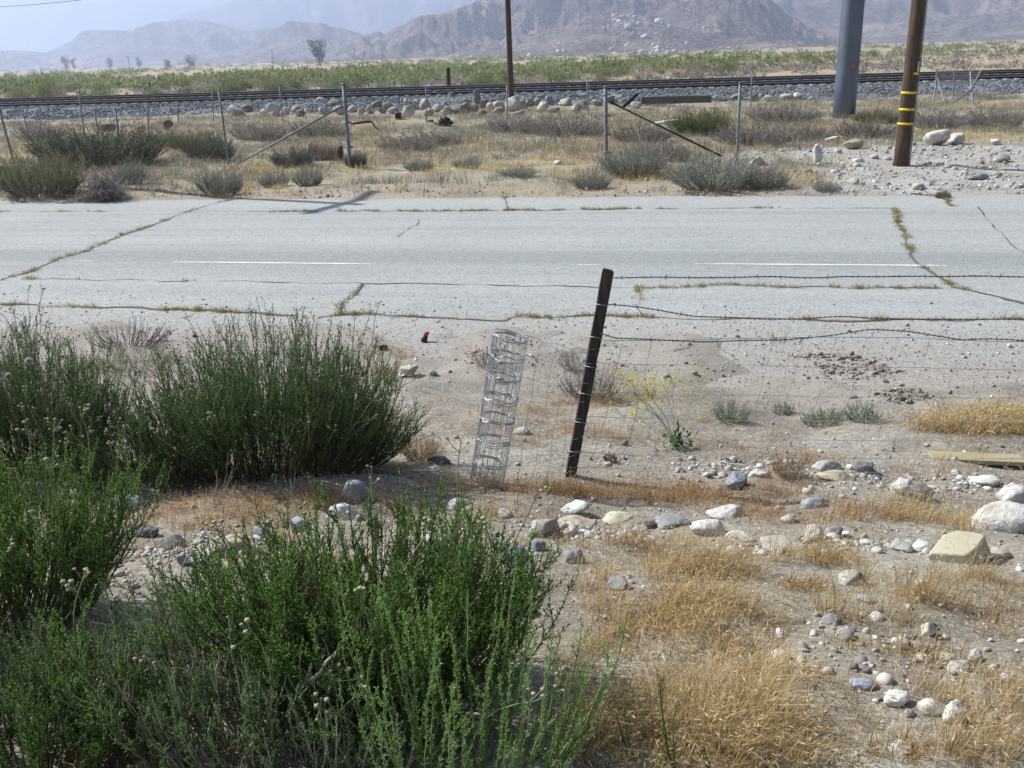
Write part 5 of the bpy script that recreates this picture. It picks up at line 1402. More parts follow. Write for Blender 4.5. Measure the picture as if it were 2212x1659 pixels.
def bush(px, py, w, h, kind, label, name="bush", group="bushes on the verge beyond the road", var=None, cat="bush"):
    p = G(px, py - 2) if var != 'at' else Vector(px)
    k = mpp(p)
    key = (kind, (int(abs(p.x) * 7) % 2))
    if key not in TPL:
        o, wd, ht = template(kind, 400 + len(TPL) * 3); TPL[key] = (o, wd, ht); new = o
        o.name = name
        for ch in o.children: ch.name = {'stems': 'stems', 'foliage': 'foliage'}[ch.name.split('.')[0]]
        o["category"] = cat
    else: new = None
    o, wd, ht = TPL[key]
    sx = w * k / wd; sz = (h * k * .92) / ht; sy = (sx * .75)
    pos = (p.x, p.y + sy * wd * .25, float(hgt(p.x, p.y + sy * wd * .25)) - .01)
    if new is None: new = copy_tree(o, pos)
    new.name = name
    new.location = pos; new.scale = (sx, sy, sz); new.rotation_euler = (0, 0, (p.x * 37.7) % .9 - .45)
    new["label"] = label; new["category"] = cat; new["group"] = group
    return new
for q in [
 (205, 364, 255, 76, 'dark', "wide dark green bush spreading around the base of a leaning fence post"),
 (72, 432, 190, 86, 'olive', "yellow green bush at the left road edge beside the tumbleweed"),
 (452, 352, 96, 44, 'dark', "dark green low bush behind the leaning post near the long brace"),
 (425, 330, 110, 38, 'olive', "olive bush between the wide dark bush and the long brace"),
 (340, 322, 90, 30, 'olive', "small olive bush behind the right end of the wide dark bush"),
 (632, 364, 86, 36, 'dark', "dark grey green clump left of the rusty culvert pipe"),
 (768, 364, 46, 30, 'dark', "small dark bush at the base of the terminal post"),
 (474, 424, 92, 54, 'sage', "grey green bush at the far road edge below the foot of the brace"),
 (276, 400, 76, 46, 'sage', "grey green bush right behind the tumbleweed"),
 (664, 404, 62, 38, 'sage', "small grey green bush below the culvert pipe"),
 (592, 408, 60, 32, 'sage', "small pale bush left of the one below the culvert pipe"),
 (1374, 384, 140, 64, 'sage', "large grey green bush in front of the gate post"),
 (1548, 416, 190, 70, 'sage', "broad grey green bush at the far road edge below the dark brace"),
 (1662, 410, 96, 42, 'sage', "grey green bush at the road edge below the concrete block"),
 (1280, 412, 80, 36, 'sage', "low grey green bush at the road edge left of the broad one"),
 (1440, 350, 110, 40, 'dry', "tawny dry bush beneath the lower half of the dark brace"),
 (1515, 296, 120, 50, 'green', "bright green weeds beside the pale bleached board"),
 (1640, 320, 150, 50, 'dry', "grey dry bush behind the thin post by the concrete block"),
 (1705, 268, 150, 36, 'dry', "grey dry thicket left of the foot of the steel pole"),
 (1745, 308, 130, 36, 'dry', "dry thicket at the edge of the pale gravel"),
 (1880, 300, 130, 34, 'dry', "dry weeds clumped between the steel pole and the banded pole"),
 (1900, 268, 90, 26, 'olive', "olive tuft right behind the banded wooden pole"),
 (2040, 282, 130, 36, 'dry', "dry weeds behind the white boulder pair"),
 (2160, 282, 120, 40, 'dry', "dry weeds at the right edge behind the gravel"),
 (80, 306, 110, 36, 'dry', "grey dry bush at the left, behind the yellow green bush"),
 (560, 306, 130, 38, 'dry', "grey dry bush behind the long brace"),
 (690, 300, 120, 34, 'dry', "purplish dry bush behind the top of the long brace"),
 (880, 330, 120, 30, 'dry', "dry bush in the open verge right of the terminal post"),
 (945, 318, 110, 30, 'dry', "dry bush below the charred stump"),
 (1120, 290, 130, 34, 'dry', "grey dry bush in front of the central wooden pole"),
 (1235, 300, 160, 46, 'dry', "large grey dry bush left of the gate post"),
 (1395, 310, 130, 40, 'dry', "grey dry bush behind the upper half of the dark brace"),
 (905, 372, 60, 22, 'sage', "little pale sage tuft in the open verge, left of two"),
 (1010, 366, 60, 22, 'sage', "little pale sage tuft in the open verge, right of two"),
 (1120, 384, 80, 20, 'sage', "flat sage clump in the open verge near the white cobble"),
 (1790, 416, 56, 18, 'dry', "flat dark dry clump on the far road edge below the standing white stone"),
 (2040, 436, 30, 22, 'olive', "weed tuft growing in the crack at the top right corner of the road"),
]: bush(*q)

# tumbleweed
p = G(208, 436); k = mpp(p); o = thing("tumbleweed", "grey tumbleweed heap resting on the far road edge", "tumbleweed", p)
rs = np.random.RandomState(55)
def curly(n, c, r, rs, K=9, L=.55):
    d = unit(rs.normal(size=(n, 3))); d[:, 2] = np.abs(d[:, 2])
    st = np.array(c) + d * np.array(r) * rs.uniform(.15, .9, (n, 1))
    tg = unit(np.cross(d, rs.normal(size=(n, 3))) + d * .3)
    P = [st]
    for i in range(K - 1):
        tg = unit(tg + rs.normal(size=(n, 3)) * .35 - (P[-1] - np.array(c)) / (np.array(r) ** 2) * .12 * .3)
        q = P[-1] + tg * L / (K - 1); q[:, 2] = np.maximum(q[:, 2], .01); P.append(q)
    return np.stack(P, 1)
b = MB(); b.tubes(curly(620, (.22, 0, .05), (44 * k, .38, 50 * k), rs), np.linspace(.005, .002, 9)[None], 3, tint=rs.rand(620)); b.build("twigs", M['twig'], o)
n = 420; st = np.stack([rs.uniform(-.55, .35, n), rs.uniform(-.3, .35, n), rs.uniform(.0, .34, n)], 1); st[:, 2] *= np.clip((st[:, 0] + .75) / 1.0, .1, 1)
d = unit(np.stack([-np.ones(n), rs.normal(size=n) * .2, -.45 + rs.normal(size=n) * .12], 1))
Pq = shoots(st, d, unit(d + np.array([0, 0, .25])), rs.uniform(.3, .75, n), 6, .06, rs); Pq[..., 2] = np.maximum(Pq[..., 2], .012)
b = MB(); b.tubes(Pq, .003, 3, tint=rs.uniform(.2, 1, n)); b.build("straw_tail", M['weed_grey'], o)

# ------------------------------------------------------------------ loose grass, gravel and weeds nobody could count
def px_ellipse(px, py, rx, ry, n, rs):
    c = G(px, py); k = mpp(c); th = math.atan2(CAMH - c.z, math.hypot(c.x, c.y))
    a = rs.rand(n) * 6.2832; r = np.sqrt(rs.rand(n)) * (1 + .25 * rs.normal(size=n))
    x = c.x + np.cos(a) * r * rx * k; y = c.y + np.sin(a) * r * ry * k / math.sin(th)
    return np.stack([x, y], 1)
def tufts(mb, xy, nb, H, spread, w, rs, wind=(.25, -.05), tint=None, lean=.55):
    N = len(xy); H = np.broadcast_to(H, N)
    p = np.repeat(xy, nb, 0); hh = np.repeat(H, nb) * rs.uniform(.45, 1.15, N * nb); sp = rs.normal(size=(N * nb, 2))
    q = p + sp * np.repeat(np.broadcast_to(spread, N), nb)[:, None]
    z = hgt(q[:, 0], q[:, 1]) - .006
    ln = (sp * .33 + rs.normal(size=(N * nb, 2)) * .28 + np.array(wind)) * hh[:, None] * lean
    tt = np.repeat(rs.rand(N) * .55 + .1, nb) + rs.normal(size=N * nb) * .16 if tint is None else tint
    mb.blades(np.concatenate([q, z[:, None]], 1), ln, hh, w, rs, np.clip(tt, 0, 1))
    return q, z, ln, hh
def seed_heads(mb, q, z, ln, hh, frac, L, w, rs):
    k = np.where(rs.rand(len(q)) < frac)[0]
    tip = np.stack([q[k, 0] + ln[k, 0], q[k, 1] + ln[k, 1], z[k] + hh[k] - np.linalg.norm(ln[k], axis=1) * .35], 1)
    d = unit(np.stack([ln[k, 0] * 1.6, ln[k, 1] * 1.6, hh[k] * .5], 1) + rs.normal(size=(len(k), 3)) * .12)
    mb.leaves(tip - d * L * .4, d, L * rs.uniform(.7, 1.2, len(k)), w, rs, np.clip(.62 + rs.normal(size=len(k)) * .2, 0, 1))

rs = np.random.RandomState(202)
b = MB()
STRAW = [(1600, 1330, 120, 60, 1.2), (1490, 1300, 80, 50, 1), (1430, 1350, 110, 70, 1.2), (1370, 1420, 130, 80, 1.3), (1560, 1430, 120, 60, 1), (1730, 1470, 120, 50, 1.2), (1640, 1400, 90, 40, 1), (1300, 1420, 70, 60, .9),
 (1400, 1550, 170, 70, 1.3), (1590, 1580, 150, 60, 1.2), (1780, 1590, 140, 50, 1.1), (1950, 1640, 150, 40, 1), (2130, 1600, 90, 50, .9), (1300, 1340, 50, 50, .7), (1250, 1470, 50, 60, .8), (1700, 1275, 120, 35, 1),
 (1830, 1215, 50, 20, .9), (1450, 1240, 110, 35, 1), (1560, 1240, 90, 35, 1), (1290, 1240, 50, 35, .8), (1480, 1640, 200, 40, 1.2), (1680, 1650, 170, 30, 1.2), (1290, 1560, 70, 70, .8),
 (2110, 1255, 100, 36, 1), (2140, 1370, 80, 40, .6), (2010, 1300, 60, 26, .7), (1960, 1115, 90, 40, .9), (2050, 1130, 50, 36, .8), (2180, 1490, 60, 50, .9), (1850, 1540, 60, 40, .6), (1930, 1330, 60, 30, .5), (2190, 1280, 50, 40, .8)]
STRAW += [(1850, 1605, 200, 45, 1), (2060, 1640, 150, 26, 1), (1500, 1500, 190, 50, .9), (1700, 1540, 140, 40, .9), (1330, 1620, 120, 40, 1), (1900, 1400, 110, 40, .45), (2040, 1440, 90, 30, .5), (2130, 1320, 90, 36, .6), (2160, 1540, 70, 50, .7), (1830, 1330, 70, 30, .5), (1880, 1260, 60, 24, .5), (2000, 1500, 80, 24, .5), (1720, 1210, 110, 24, .7), (1400, 1180, 90, 20, .6)]
U_ = []
for px, py, rx, ry, dn in STRAW:
    c = G(px, py); k = mpp(c); th = math.atan2(CAMH - c.z, math.hypot(c.x, c.y)); area = math.pi * rx * k * ry * k / math.sin(th)
    n = int(area * 300 * dn) + 4
    xy = px_ellipse(px, py, rx, ry, n, rs); U_.append(xy[rs.rand(n) < .4])
    hm = np.clip(.72 + 1.25 * fbm(xy[:, 0] * 3.4, xy[:, 1] * 3.4, 0, 61, 2), .34, 1.6); xy = xy[rs.rand(n) < .1 + .9 * hm]; n = len(xy); hm = np.clip(.72 + 1.25 * fbm(xy[:, 0] * 3.4, xy[:, 1] * 3.4, 0, 61, 2), .34, 1.6)
    r = tufts(b, xy, 22, rs.uniform(.06, .15, n) * hm, .026, .0021, rs, lean=1.05)
    seed_heads(b, *r, .45, .022, .0038, rs)
tag(b.build("dry_grass", M['straw'], smooth=False), kind="stuff")
b = MB()
ORANGE = [(1000, 1052, 120, 20, 1), (1150, 1062, 120, 24, 1.1), (1340, 1068, 150, 30, 1.2), (1540, 1072, 140, 32, 1.3), (1690, 1060, 60, 30, 1), (1260, 1070, 90, 26, 1), (1480, 1085, 120, 26, 1.2), (1640, 1112, 100, 24, 1.1), (1760, 1120, 130, 26, 1), (1850, 1100, 80, 26, .8),
 (420, 1132, 120, 24, .9), (560, 1118, 130, 24, 1), (480, 1155, 80, 20, .7), (620, 1170, 50, 30, .9), (700, 1085, 100, 18, 1), (345, 1195, 60, 20, .5), (930, 980, 50, 24, .8), (1140, 885, 90, 24, .6), (1350, 945, 90, 20, .6), (1500, 958, 100, 16, .5), (1600, 990, 130, 16, .4), (1230, 930, 80, 24, .5),
 (1270, 870, 80, 20, .8), (1380, 860, 50, 20, .8), (1120, 960, 60, 20, .5), (1210, 1160, 60, 26, .6), (1370, 1190, 130, 24, .7), (1280, 1290, 60, 40, .7), (880, 1100, 60, 26, .8), (1060, 1120, 80, 22, .8), (700, 1210, 50, 20, .5), (500, 1225, 60, 16, .5), (1780, 1000, 50, 14, .5), (2000, 1020, 80, 20, .5), (860, 760, 50, 24, .5), (820, 800, 40, 24, .5),
 (520, 1085, 240, 26, 1.0), (300, 1110, 120, 24, .8), (600, 1420, 160, 60, .5), (300, 1500, 160, 60, .5), (500, 1620, 260, 50, .6), (750, 1620, 140, 40, .7), (150, 1620, 150, 50, .5), (640, 1300, 160, 40, .3), (1180, 1590, 60, 50, .6), (1000, 1350, 90, 60, .4)]
for px, py, rx, ry, dn in ORANGE:
    c = G(px, py); k = mpp(c); th = math.atan2(CAMH - c.z, math.hypot(c.x, c.y)); area = math.pi * rx * k * ry * k / math.sin(th)
    n = int(area * 200 * dn) + 4
    xy = px_ellipse(px, py, rx, ry, n, rs)
    r = tufts(b, xy, 17, rs.uniform(.04, .12, n), .026, .0022, rs, lean=1.0)
    seed_heads(b, *r, .35, .020, .0038, rs)
xy = np.concatenate(U_); tufts(b, xy, 16, rs.uniform(.025, .07, len(xy)), .03, .0024, rs, tint=np.clip(.12 + rs.normal(size=len(xy) * 16) * .14, 0, 1), lean=1.1)
# thin cover everywhere on the bank
n = 2600; xy = np.stack([rs.uniform(-5, 7, n), rs.uniform(1.2, 8.2, n)], 1); s_ = S_of(xy[:, 0], xy[:, 1]); xy = xy[(s_ < 7.4) & (vnoise(xy[:, 0] * 1.3, xy[:, 1] * 1.3, 0, 88) > -.1)]
r = tufts(b, xy, 9, rs.uniform(.03, .09, len(xy)), .02, .003, rs); seed_heads(b, *r, .2, .02, .006, rs)
tag(b.build("dry_grass", M['straw_orange'], smooth=False), kind="stuff")
# broken straw lying flat
b = MB(); n = 9000; xy = np.stack([rs.uniform(-4, 6, n), rs.uniform(1.2, 6.6, n)], 1); m_ = vnoise(xy[:, 0] * 1.6, xy[:, 1] * 1.6, 0, 91) > -.2; xy = xy[m_]; n = len(xy)
a = rs.rand(n) * 6.28; pz = hgt(xy[:, 0], xy[:, 1]) + .005 + rs.rand(n) * .012
b.leaves(np.concatenate([xy, pz[:, None]], 1), unit(np.stack([np.cos(a), np.sin(a), rs.normal(size=n) * .15], 1)), rs.uniform(.03, .10, n), .0028, rs)
tag(b.build("straw_litter", M['straw'], smooth=False), kind="stuff")
# straw mound on the right at the pavement edge
b = MB(); xy = np.concatenate([px_ellipse(2130, 925, 90, 20, 120, rs), px_ellipse(2060, 930, 90, 14, 60, rs), px_ellipse(2190, 915, 50, 24, 60, rs)]); r = tufts(b, xy, 20, rs.uniform(.05, .24, len(xy)), .045, .0035, rs, lean=1.1); seed_heads(b, *r, .4, .04, .008, rs)
tag(b.build("dry_grass_mound", M['straw'], smooth=False), "rounded mound of pale straw on the right where the bank meets the pavement", "dry grass")

# pebbles of the near bank
b = MB(); n = 46000; xy = np.stack([rs.uniform(-5.5, 8, n), 1.2 + 8.6 * rs.beta(1.1, 1.5, n)], 1); s_ = S_of(xy[:, 0], xy[:, 1])
den = .45 + .5 * vnoise(xy[:, 0] * .9, xy[:, 1] * .9, 0, 95) + .35 * sstep(1.2, 3.5, xy[:, 0]); m_ = (rs.rand(n) < den) & (s_ < 9.8); xy = xy[m_]; n = len(xy)
sz = np.clip(.009 * np.exp(rs.normal(size=n) * .62), .005, .06)
pz = np.maximum(hgt(xy[:, 0], xy[:, 1]), np.where(S_of(xy[:, 0], xy[:, 1]) > 7, 0, -9)) + sz * .15
scatter_rocks(b, np.concatenate([xy, pz[:, None]], 1), sz, rs, .7, np.clip(rs.normal(size=n) * .24 + .56, 0, 1), 1, 10, 700)
n = 900; q = [(1900, 1400, 260, 130), (1300, 1160, 110, 30), (1960, 1050, 220, 40), (430, 1190, 170, 40), (1640, 1010, 220, 26), (1750, 1180, 300, 30)]
for e in q:
    n_ = 190 if e[1] == 1400 else 420; xy = px_ellipse(*e, n_, rs); n = len(xy); sz = np.clip(.014 * np.exp(rs.normal(size=n) * .6), .008, .05)
    scatter_rocks(b, np.concatenate([xy, (hgt(xy[:, 0], xy[:, 1]) + sz * .15)[:, None]], 1), sz, rs, .7, np.clip(rs.normal(size=n) * .26 + .58, 0, 1), 2, 8, 740)
tag(b.build("gravel", M['pebble']), kind="stuff")
# grit on the road by its near edge
b = MB(); n = 5200; a_ = rs.uniform(-9, 7, n); s_ = 11.0 - 3.6 * rs.beta(1.9, 1.5, n); xy = np.stack([RD[0] * a_ + RN[0] * s_, RD[1] * a_ + RN[1] * s_], 1); sz = np.clip(.010 * np.exp(rs.normal(size=n) * .5), .006, .045)
scatter_rocks(b, np.concatenate([xy, (np.maximum(hgt(xy[:, 0], xy[:, 1]), 0) + sz * .2)[:, None]], 1), sz, rs, .7, np.clip(rs.normal(size=n) * .22 + .3, 0, 1), 1, 8, 760)
tag(b.build("road_grit", M['pebble']), kind="stuff")
# churned mud on the pavement edge
b = MB(); xy = np.concatenate([px_ellipse(1850, 800, 90, 24, 420, rs), px_ellipse(1950, 848, 60, 14, 200, rs), px_ellipse(1770, 778, 60, 7, 110, rs)]); n = len(xy); sz = np.clip(.015 * np.exp(rs.normal(size=n) * .7), .006, .07)
scatter_rocks(b, np.concatenate([xy, (np.maximum(hgt(xy[:, 0], xy[:, 1]), 0) + sz * .12)[:, None]], 1), sz, rs, .55, np.clip(rs.normal(size=n) * .25 + .45, 0, 1), 2, 10, 860)
tag(b.build("mud_clods", M['clod']), kind="stuff")
# gravel of the far verge
b = MB(); n = 9000; x_ = rs.uniform(2, 22, n); y_ = rs.uniform(15.5, 27.5, n); s_ = S_of(x_, y_)
g_ = sstep(4.0, 7.5, x_ - .25 * (y_ - 19) + .9 * vnoise(x_ * .6, y_ * .6, 0, 77)) * (1 - sstep(25.5, 28, y_)); m_ = (s_ > 18.95) & (rs.rand(n) < g_); x_, y_ = x_[m_], y_[m_]; n = len(x_)
sz = np.clip(.032 * np.exp(rs.normal(size=n) * .7), .02, .24)
scatter_rocks(b, np.stack([x_, y_, hgt(x_, y_) + sz * .12], 1), sz, rs, .6, np.clip(rs.normal(size=n) * .22 + .58, 0, 1), 2, 10, 780)
n = 900; a_ = rs.uniform(-13, 12, n); s_ = 18.9 + np.abs(rs.normal(size=n)) * .6; xy = np.stack([RD[0] * a_ + RN[0] * s_, RD[1] * a_ + RN[1] * s_], 1); sz = np.clip(.03 * np.exp(rs.normal(size=n) * .5), .015, .1)
scatter_rocks(b, np.concatenate([xy, (np.maximum(hgt(xy[:, 0], xy[:, 1]), 0) + sz * .2)[:, None]], 1), sz, rs, .6, np.clip(rs.normal(size=n) * .22 + .6, 0, 1), 1, 8, 790)
tag(b.build("gravel", M['pebble']), kind="stuff")
# ballast stones
b = MB(); n = 16000; a_ = rs.uniform(-42, 42, n); q_ = 53.4 + 6.4 * rs.rand(n) ** .9; P_ = trk(a_, q_, np.interp(q_, Q, Zq) + .02); sz = rs.uniform(.06, .16, n)
scatter_rocks(b, P_, sz, rs, .9, np.clip(rs.normal(size=n) * .2 + .42, 0, 1), 1, 6, 820)
tag(b.build("ballast_gravel", M['ballast'], smooth=False), kind="stuff")

# grass in the cracks
b = MB()
for (P_, w_, gr, sd) in CRACKS:
    if gr <= 0: continue
    L_ = len(P_) * .05; k_ = np.arange(len(P_)); den = sstep(-.15, .5, vnoise(k_ * .05 * .9, k_ * 0 + sd, 0, 500 + sd) + 1.1 * vnoise(k_ * .05 * 3.7, k_ * 0 + sd, 0, 520 + sd) + gr - .5)
    if den.sum() <= 0: continue
    n = int(L_ * 22 * (.5 + gr)) + 1; i = rs.choice(len(P_), n, p=den / den.sum())
    xy = P_[i] + rs.normal(size=(n, 2)) * np.array([.03, .02]); far_ = S_of(xy[:, 0], xy[:, 1]).mean() > 15
    hh = np.repeat(rs.uniform(.02, .075, n), 12) * rs.uniform(.4, 1.2, n * 12); sp = rs.normal(size=(n * 12, 2)); q = np.repeat(xy, 12, 0) + sp * .022
    b.blades(np.concatenate([q, np.zeros((len(q), 1))], 1), (sp * .35 + rs.normal(size=sp.shape) * .3) * hh[:, None], hh, .005, rs, np.clip(.3 + np.repeat(rs.rand(n), 12) + rs.normal(size=n * 12) * .15, 0, 1))
tag(b.build("crack_grass", M['grass_green'], smooth=False), kind="stuff")

# verge weeds and grass between road and railway
def gravel_at(x, y): return sstep(4.0, 7.5, x - .25 * (y - 19) + .9 * vnoise(x * .6, y * .6, 0, 77)) * (1 - sstep(25.5, 28, y))
def verge_xy(n, y0, y1, pw=1.0):
    y = y0 + (y1 - y0) * rs.rand(n) ** pw; x = rs.uniform(-1, 1, n) * (3 + .66 * y); s = S_of(x, y)
    m = (s > 19.05) & (rs.rand(n) > gravel_at(x, y) * .97) & (TN[0] * x + TN[1] * y < 53.2)
    bare = (s < 20.6) & (x > -5.5) & (x < 3) & (rs.rand(n) < .75)
    return np.stack([x, y], 1)[m & ~bare]
xy = verge_xy(19000, 19, 46); f = fbm(xy[:, 0] * .35, xy[:, 1] * .5, 0, 140, 3); fr = xy[f > -.12]; 
b = MB(); tufts(b, fr, 12, rs.uniform(.07, .22, len(fr)), .07, .011, rs, lean=.9); tag(b.build("verge_grass", M['verge_straw'], smooth=False), kind="stuff")
b = MB(); xy = verge_xy(17000, 19, 53, .8); f = fbm(xy[:, 0] * .3, xy[:, 1] * .4, 0, 144, 3); fr = xy[f > -.25]
tufts(b, fr, 13, rs.uniform(.12, .42, len(fr)), .09, .010, rs, lean=1.1); tag(b.build("verge_weeds", M['weed_grey'], smooth=False), kind="stuff")
b = MB(); xy = verge_xy(4500, 19, 40); f = fbm(xy[:, 0] * .4, xy[:, 1] * .5, 0, 148, 3); fr = xy[f > .15]
tufts(b, fr, 14, rs.uniform(.10, .26, len(fr)), .07, .012, rs, lean=.9); tag(b.build("verge_weeds", M['leaf_sage'], smooth=False), kind="stuff")

# ------------------------------------------------------------------ the plain beyond the tracks
rs = np.random.RandomState(303)
def clump_tpl(seed, nq, leaf, mat, name="desert_bush"):
    r_ = np.random.RandomState(seed); nl = 7
    c = r_.uniform(-.55, .55, (nl, 3)); c[:, 2] = r_.uniform(.2, .62, nl); rr = r_.uniform(.22, .48, nl)
    k = r_.randint(0, nl, nq); d = unit(r_.normal(size=(nq, 3))); p = c[k] + d * (rr[k] * r_.rand(nq) ** .45)[:, None]
    p[:, 2] = np.abs(p[:, 2]); dd = unit(d + r_.normal(size=(nq, 3)) * .5 + np.array([0, 0, .8]))
    o = thing(name, None, None)
    b = MB(); b.leaves(p, dd, leaf * r_.uniform(.6, 1.3, nq), leaf * .45, r_, np.clip(.45 + r_.normal(size=nq) * .22, 0, 1)); b.build("foliage", M[mat], o, smooth=False)
    n = 16; a = r_.rand(n) * 6.28; P = shoots(np.zeros((n, 3)), unit(np.stack([np.cos(a), np.sin(a), 0 * a + .8], 1)), unit(np.stack([np.cos(a) * .6, np.sin(a) * .6, 0 * a + 1], 1)), r_.uniform(.5, .9, n), 5, .1, r_)
    b = MB(); b.tubes(P, .012, 3); b.build("stems", M['twig'], o)
    return o
TP = [clump_tpl(1, 1500, .085, 'leaf_scrub'), clump_tpl(2, 1500, .085, 'leaf_green'), clump_tpl(3, 1500, .085, 'leaf_scrub'), clump_tpl(4, 900, .085, 'dry_leaf')]
used = [False] * 4
def plain_bush(x, y, w, h, k, label, group):
    z = float(hgt(x, y)) - .03
    if not used[k]: o = TP[k]; used[k] = True
    else: o = copy_tree(TP[k], (0, 0, 0))
    o.location = (x, y, z); o.scale = (w / 1.6, w / 1.6 * .8, h / .95); o.rotation_euler = (0, 0, rs.rand() * 6.28)
    tag(o, label, "desert bush", group)
DG = "desert bushes on the plain beyond the tracks"
for px, py, w, h, k, lb in [
 (105, 204, 74, 44, 0, "tall dark green desert bush beyond the tracks at the left"),
 (55, 200, 40, 24, 2, "green desert bush left of the tall dark one beyond the tracks"),
 (318, 208, 42, 22, 2, "round green desert bush right of the yellow marker post"),
 (770, 186, 220, 48, 1, "wide pale green thicket beyond the tracks left of the cut-off post"),
 (892, 192, 60, 34, 1, "pale green bush end of the wide thicket beside the cut-off post"),
 (1065, 188, 96, 16, 1, "low green bush beyond the tracks right of the cut-off post"),
 (1218, 170, 110, 26, 1, "bright green bush beyond the tracks right of the central pole"),
 (1330, 172, 90, 20, 0, "green bush beyond the tracks in front of the sand strip"),
 (425, 190, 60, 20, 3, "brownish dry bush on the strip beyond the tracks at the left"),
 (520, 192, 90, 26, 0, "green bush beyond the tracks behind the second fence"),
]:
    y = 92.0 if py > 190 else 112.0
    c = atY(px, py + 8, y); k_ = mpp(Vector((c.x, y, 0)))
    plain_bush(c.x, y, w * k_, h * k_, k, lb, DG)
cnt = 0
while cnt < 150:
    y = 1 / rs.uniform(1 / 210., 1 / 80.); x = rs.uniform(-.64, .64) * y
    cov = .35 - .9 * (x / y) + .8 * fbm(x * .03, y * .03, 0, 161, 3)
    if rs.rand() > cov: continue
    if y < 96 and x / y > -.1 and rs.rand() < .8: continue
    k = rs.choice([0, 1, 2, 3], p=[.34, .34, .22, .10]); w = rs.uniform(1.2, 3.2)
    plain_bush(x, y, w, w * rs.uniform(.38, .62), k, "brownish dry desert bush scattered on the plain beyond the tracks" if k == 3 else "green desert bush scattered on the plain beyond the tracks", DG); cnt += 1
for k in range(4):
    if not used[k]:
        for ch in list(TP[k].children): bpy.data.objects.remove(ch)
        bpy.data.objects.remove(TP[k])
b = MB(); n = 5200; y = 1 / rs.uniform(1 / 1500., 1 / 125., n); x = rs.uniform(-.78, .78, n) * y
cov = .45 - .40 * x / y + .95 * fbm(x * .012, y * .007, 0, 171, 3); m_ = rs.rand(n) < cov; x, y = x[m_], y[m_]; n = len(x)
w = rs.uniform(1.3, 3.6, n) * (1 + y / 900); hh = w * rs.uniform(.4, .6, n); K_ = 42
d = unit(rs.normal(size=(n, K_, 3))); r_ = rs.rand(n, K_, 1) ** .4; p = d * r_ * np.stack([w * .5, w * .45, hh * .6], 1)[:, None]; p[..., 2] = np.abs(p[..., 2]) + .05
p = p + np.stack([x, y, hgt(x, y)], 1)[:, None]; ls = (.16 * w)[:, None] * rs.uniform(.7, 1.4, (n, K_))
b.leaves(p.reshape(-1, 3), unit((d + rs.normal(size=d.shape) * .5 + np.array([0, 0, .6])).reshape(-1, 3)), ls.ravel(), (ls * .6).ravel(), rs, np.clip(.5 + np.repeat(rs.normal(size=n) * .16, K_) + rs.normal(size=n * K_) * .14, 0, 1))
tag(b.build("scrub", M['leaf_scrub'], smooth=False), kind="stuff")
b = MB(); n = 1500; y = 1 / rs.uniform(1 / 900., 1 / 84., n); x = rs.uniform(-.72, .72, n) * y; m_ = vnoise(x * .02, y * .02, 0, 191) > -.3; x, y = x[m_], y[m_]; n = len(x)
w = rs.uniform(.8, 2.4, n); K_ = 40; d = unit(rs.normal(size=(n, K_, 3))); p = d * rs.rand(n, K_, 1) ** .4 * np.stack([w * .5, w * .45, w * .26], 1)[:, None]; p[..., 2] = np.abs(p[..., 2]) + .04
p = p + np.stack([x, y, hgt(x, y)], 1)[:, None]; ls = (.15 * w)[:, None] * rs.uniform(.7, 1.4, (n, K_))
b.leaves(p.reshape(-1, 3), unit((d + rs.normal(size=d.shape) * .5 + np.array([0, 0, .6])).reshape(-1, 3)), ls.ravel(), (ls * .5).ravel(), rs, np.clip(.4 + np.repeat(rs.normal(size=n) * .2, K_), 0, 1))
tag(b.build("dry_scrub", M['dry_leaf'], smooth=False), kind="stuff")
b = MB(); xy = np.stack([rs.uniform(-70, 70, 5000), rs.uniform(72, 120, 5000)], 1); f = fbm(xy[:, 0] * .08, xy[:, 1] * .08, 0, 181, 3); xy = xy[f > .0]
tufts(b, xy, 9, rs.uniform(.15, .5, len(xy)), .16, .03, rs); tag(b.build("plain_grass", M['weed_grey'], smooth=False), kind="stuff")

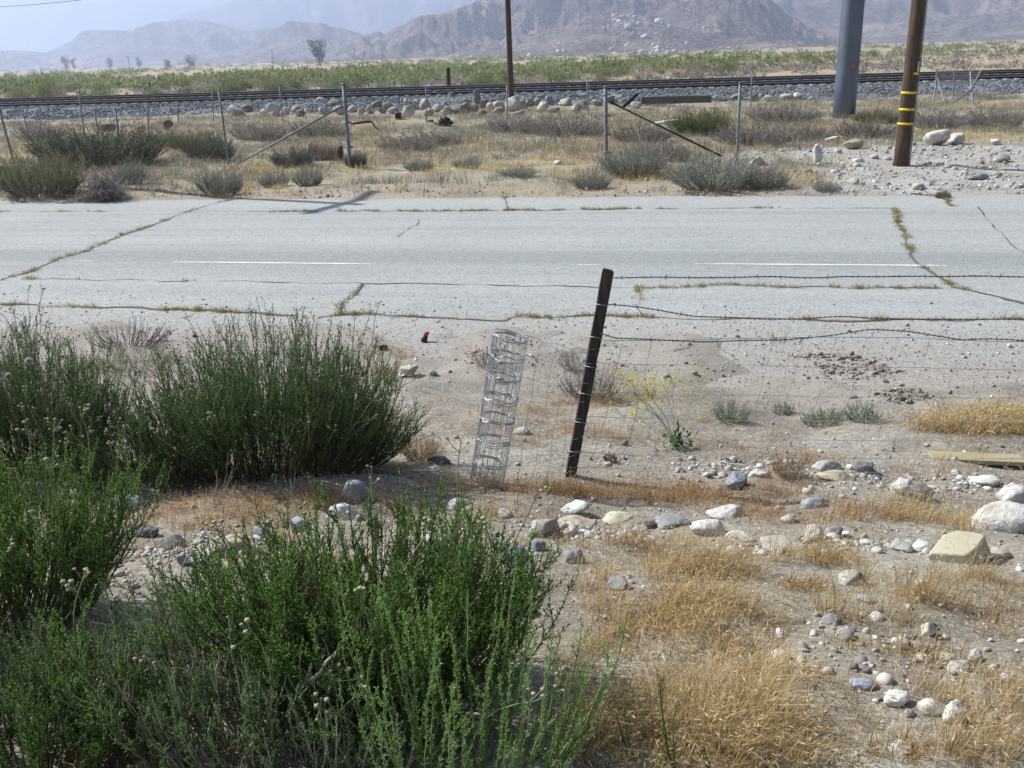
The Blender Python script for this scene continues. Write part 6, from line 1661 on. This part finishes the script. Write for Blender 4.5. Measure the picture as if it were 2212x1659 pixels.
# trees far out on the plain
def tree(px, y_top, y_bot, wpx, dist, label, seed, lean=.0, name="tree", dens=1.0):
    r_ = np.random.RandomState(seed); c = atY(px, y_bot, dist); k = mpp(c); z = float(hgt(c.x, dist)); 
    H = atY(px, y_top, dist).z - z; w = wpx * k
    o = thing(name, label, "tree", (c.x, dist, z), "trees far out on the plain")
    P = np.array([(lean * H * t ** 1.3, 0, H * .72 * t) for t in np.linspace(0, 1, 7)]); b = MB(); b.tubes(P, np.linspace(.035 * H, .012 * H, 7), 8)
    a = r_.rand(6) * 6.28; st = P[r_.randint(2, 6, 6)]; L = shoots(st, unit(np.stack([np.cos(a), np.sin(a) * .6, 0 * a + .9], 1)), unit(np.stack([np.cos(a) * .7, np.sin(a) * .5, 0 * a + 1], 1)), r_.uniform(.22, .4, 6) * H, 5, .06, r_)
    b.tubes(L, np.linspace(.014 * H, .004 * H, 5)[None], 5); b.build("trunk", M['twig_purple'], o)
    nl = 15; t = r_.rand(nl); cc = np.stack([lean * H * (.2 + .8 * t) + r_.uniform(-.5, .5, nl) * w * (.2 + .8 * t), r_.uniform(-.35, .35, nl) * w * (.3 + .7 * t), H * (.16 + .74 * t)], 1); rr = w * r_.uniform(.16, .30, nl)
    n = int(1500 * dens); kk = r_.randint(0, nl, n); d = unit(r_.normal(size=(n, 3))); p = cc[kk] + d * (rr[kk] * r_.rand(n) ** .4)[:, None]
    b = MB(); b.leaves(p, unit(d + r_.normal(size=d.shape) * .6 - np.array([0, 0, .4])), w * .10 * r_.uniform(.6, 1.3, n), w * .045, r_); b.build("crown", M['leaf_tree'], o, smooth=False)
tree(691, 85, 128, 34, 560, "tallest dark tree alone on the plain before the hills", 11, -.12)
tree(413, 121, 138, 22, 900, "dark bushy tree far left of the tallest tree", 12)
tree(363, 128, 140, 16, 900, "small low tree left of the dark bushy one", 13)
tree(301, 122, 144, 16, 1000, "hazy slim tree left of the small low one", 14, 0, dens=.6)
tree(238, 123, 146, 18, 1000, "sparse hazy tree third from the left", 15, 0, dens=.4)
tree(160, 122, 148, 14, 1000, "hazy narrow tree second from the left", 16, 0, dens=.6)
tree(143, 121, 149, 20, 1000, "hazy tree farthest to the left", 17, .05, dens=.7)
tree(1893, 100, 108, 14, 620, "small dark tree low on the plain between the two big poles", 18, dens=.6)
for px, yt, yb in ((280, 120, 146), (590, 106, 136), (767, 103, 130), (981, 96, 121)):
    dist = 620; c = atY(px, yb, dist); z = float(hgt(c.x, dist)); T = atY(px, yt, dist)
    o = thing("distant_pole", "faint thin utility pole far away across the plain", "utility pole", (c.x, dist, z), "faint utility poles across the plain")
    b = MB(); b.tubes(np.array([(0, 0, -1), (0, 0, T.z - z)]), .16, 6, cap=True); b.build("pole", M['pole_wood'], o)
    b = MB(); b.box((0, 0, (T.z - z) * .93), (2.2, .15, .15)); b.build("crossarm", M['old_wood'], o)
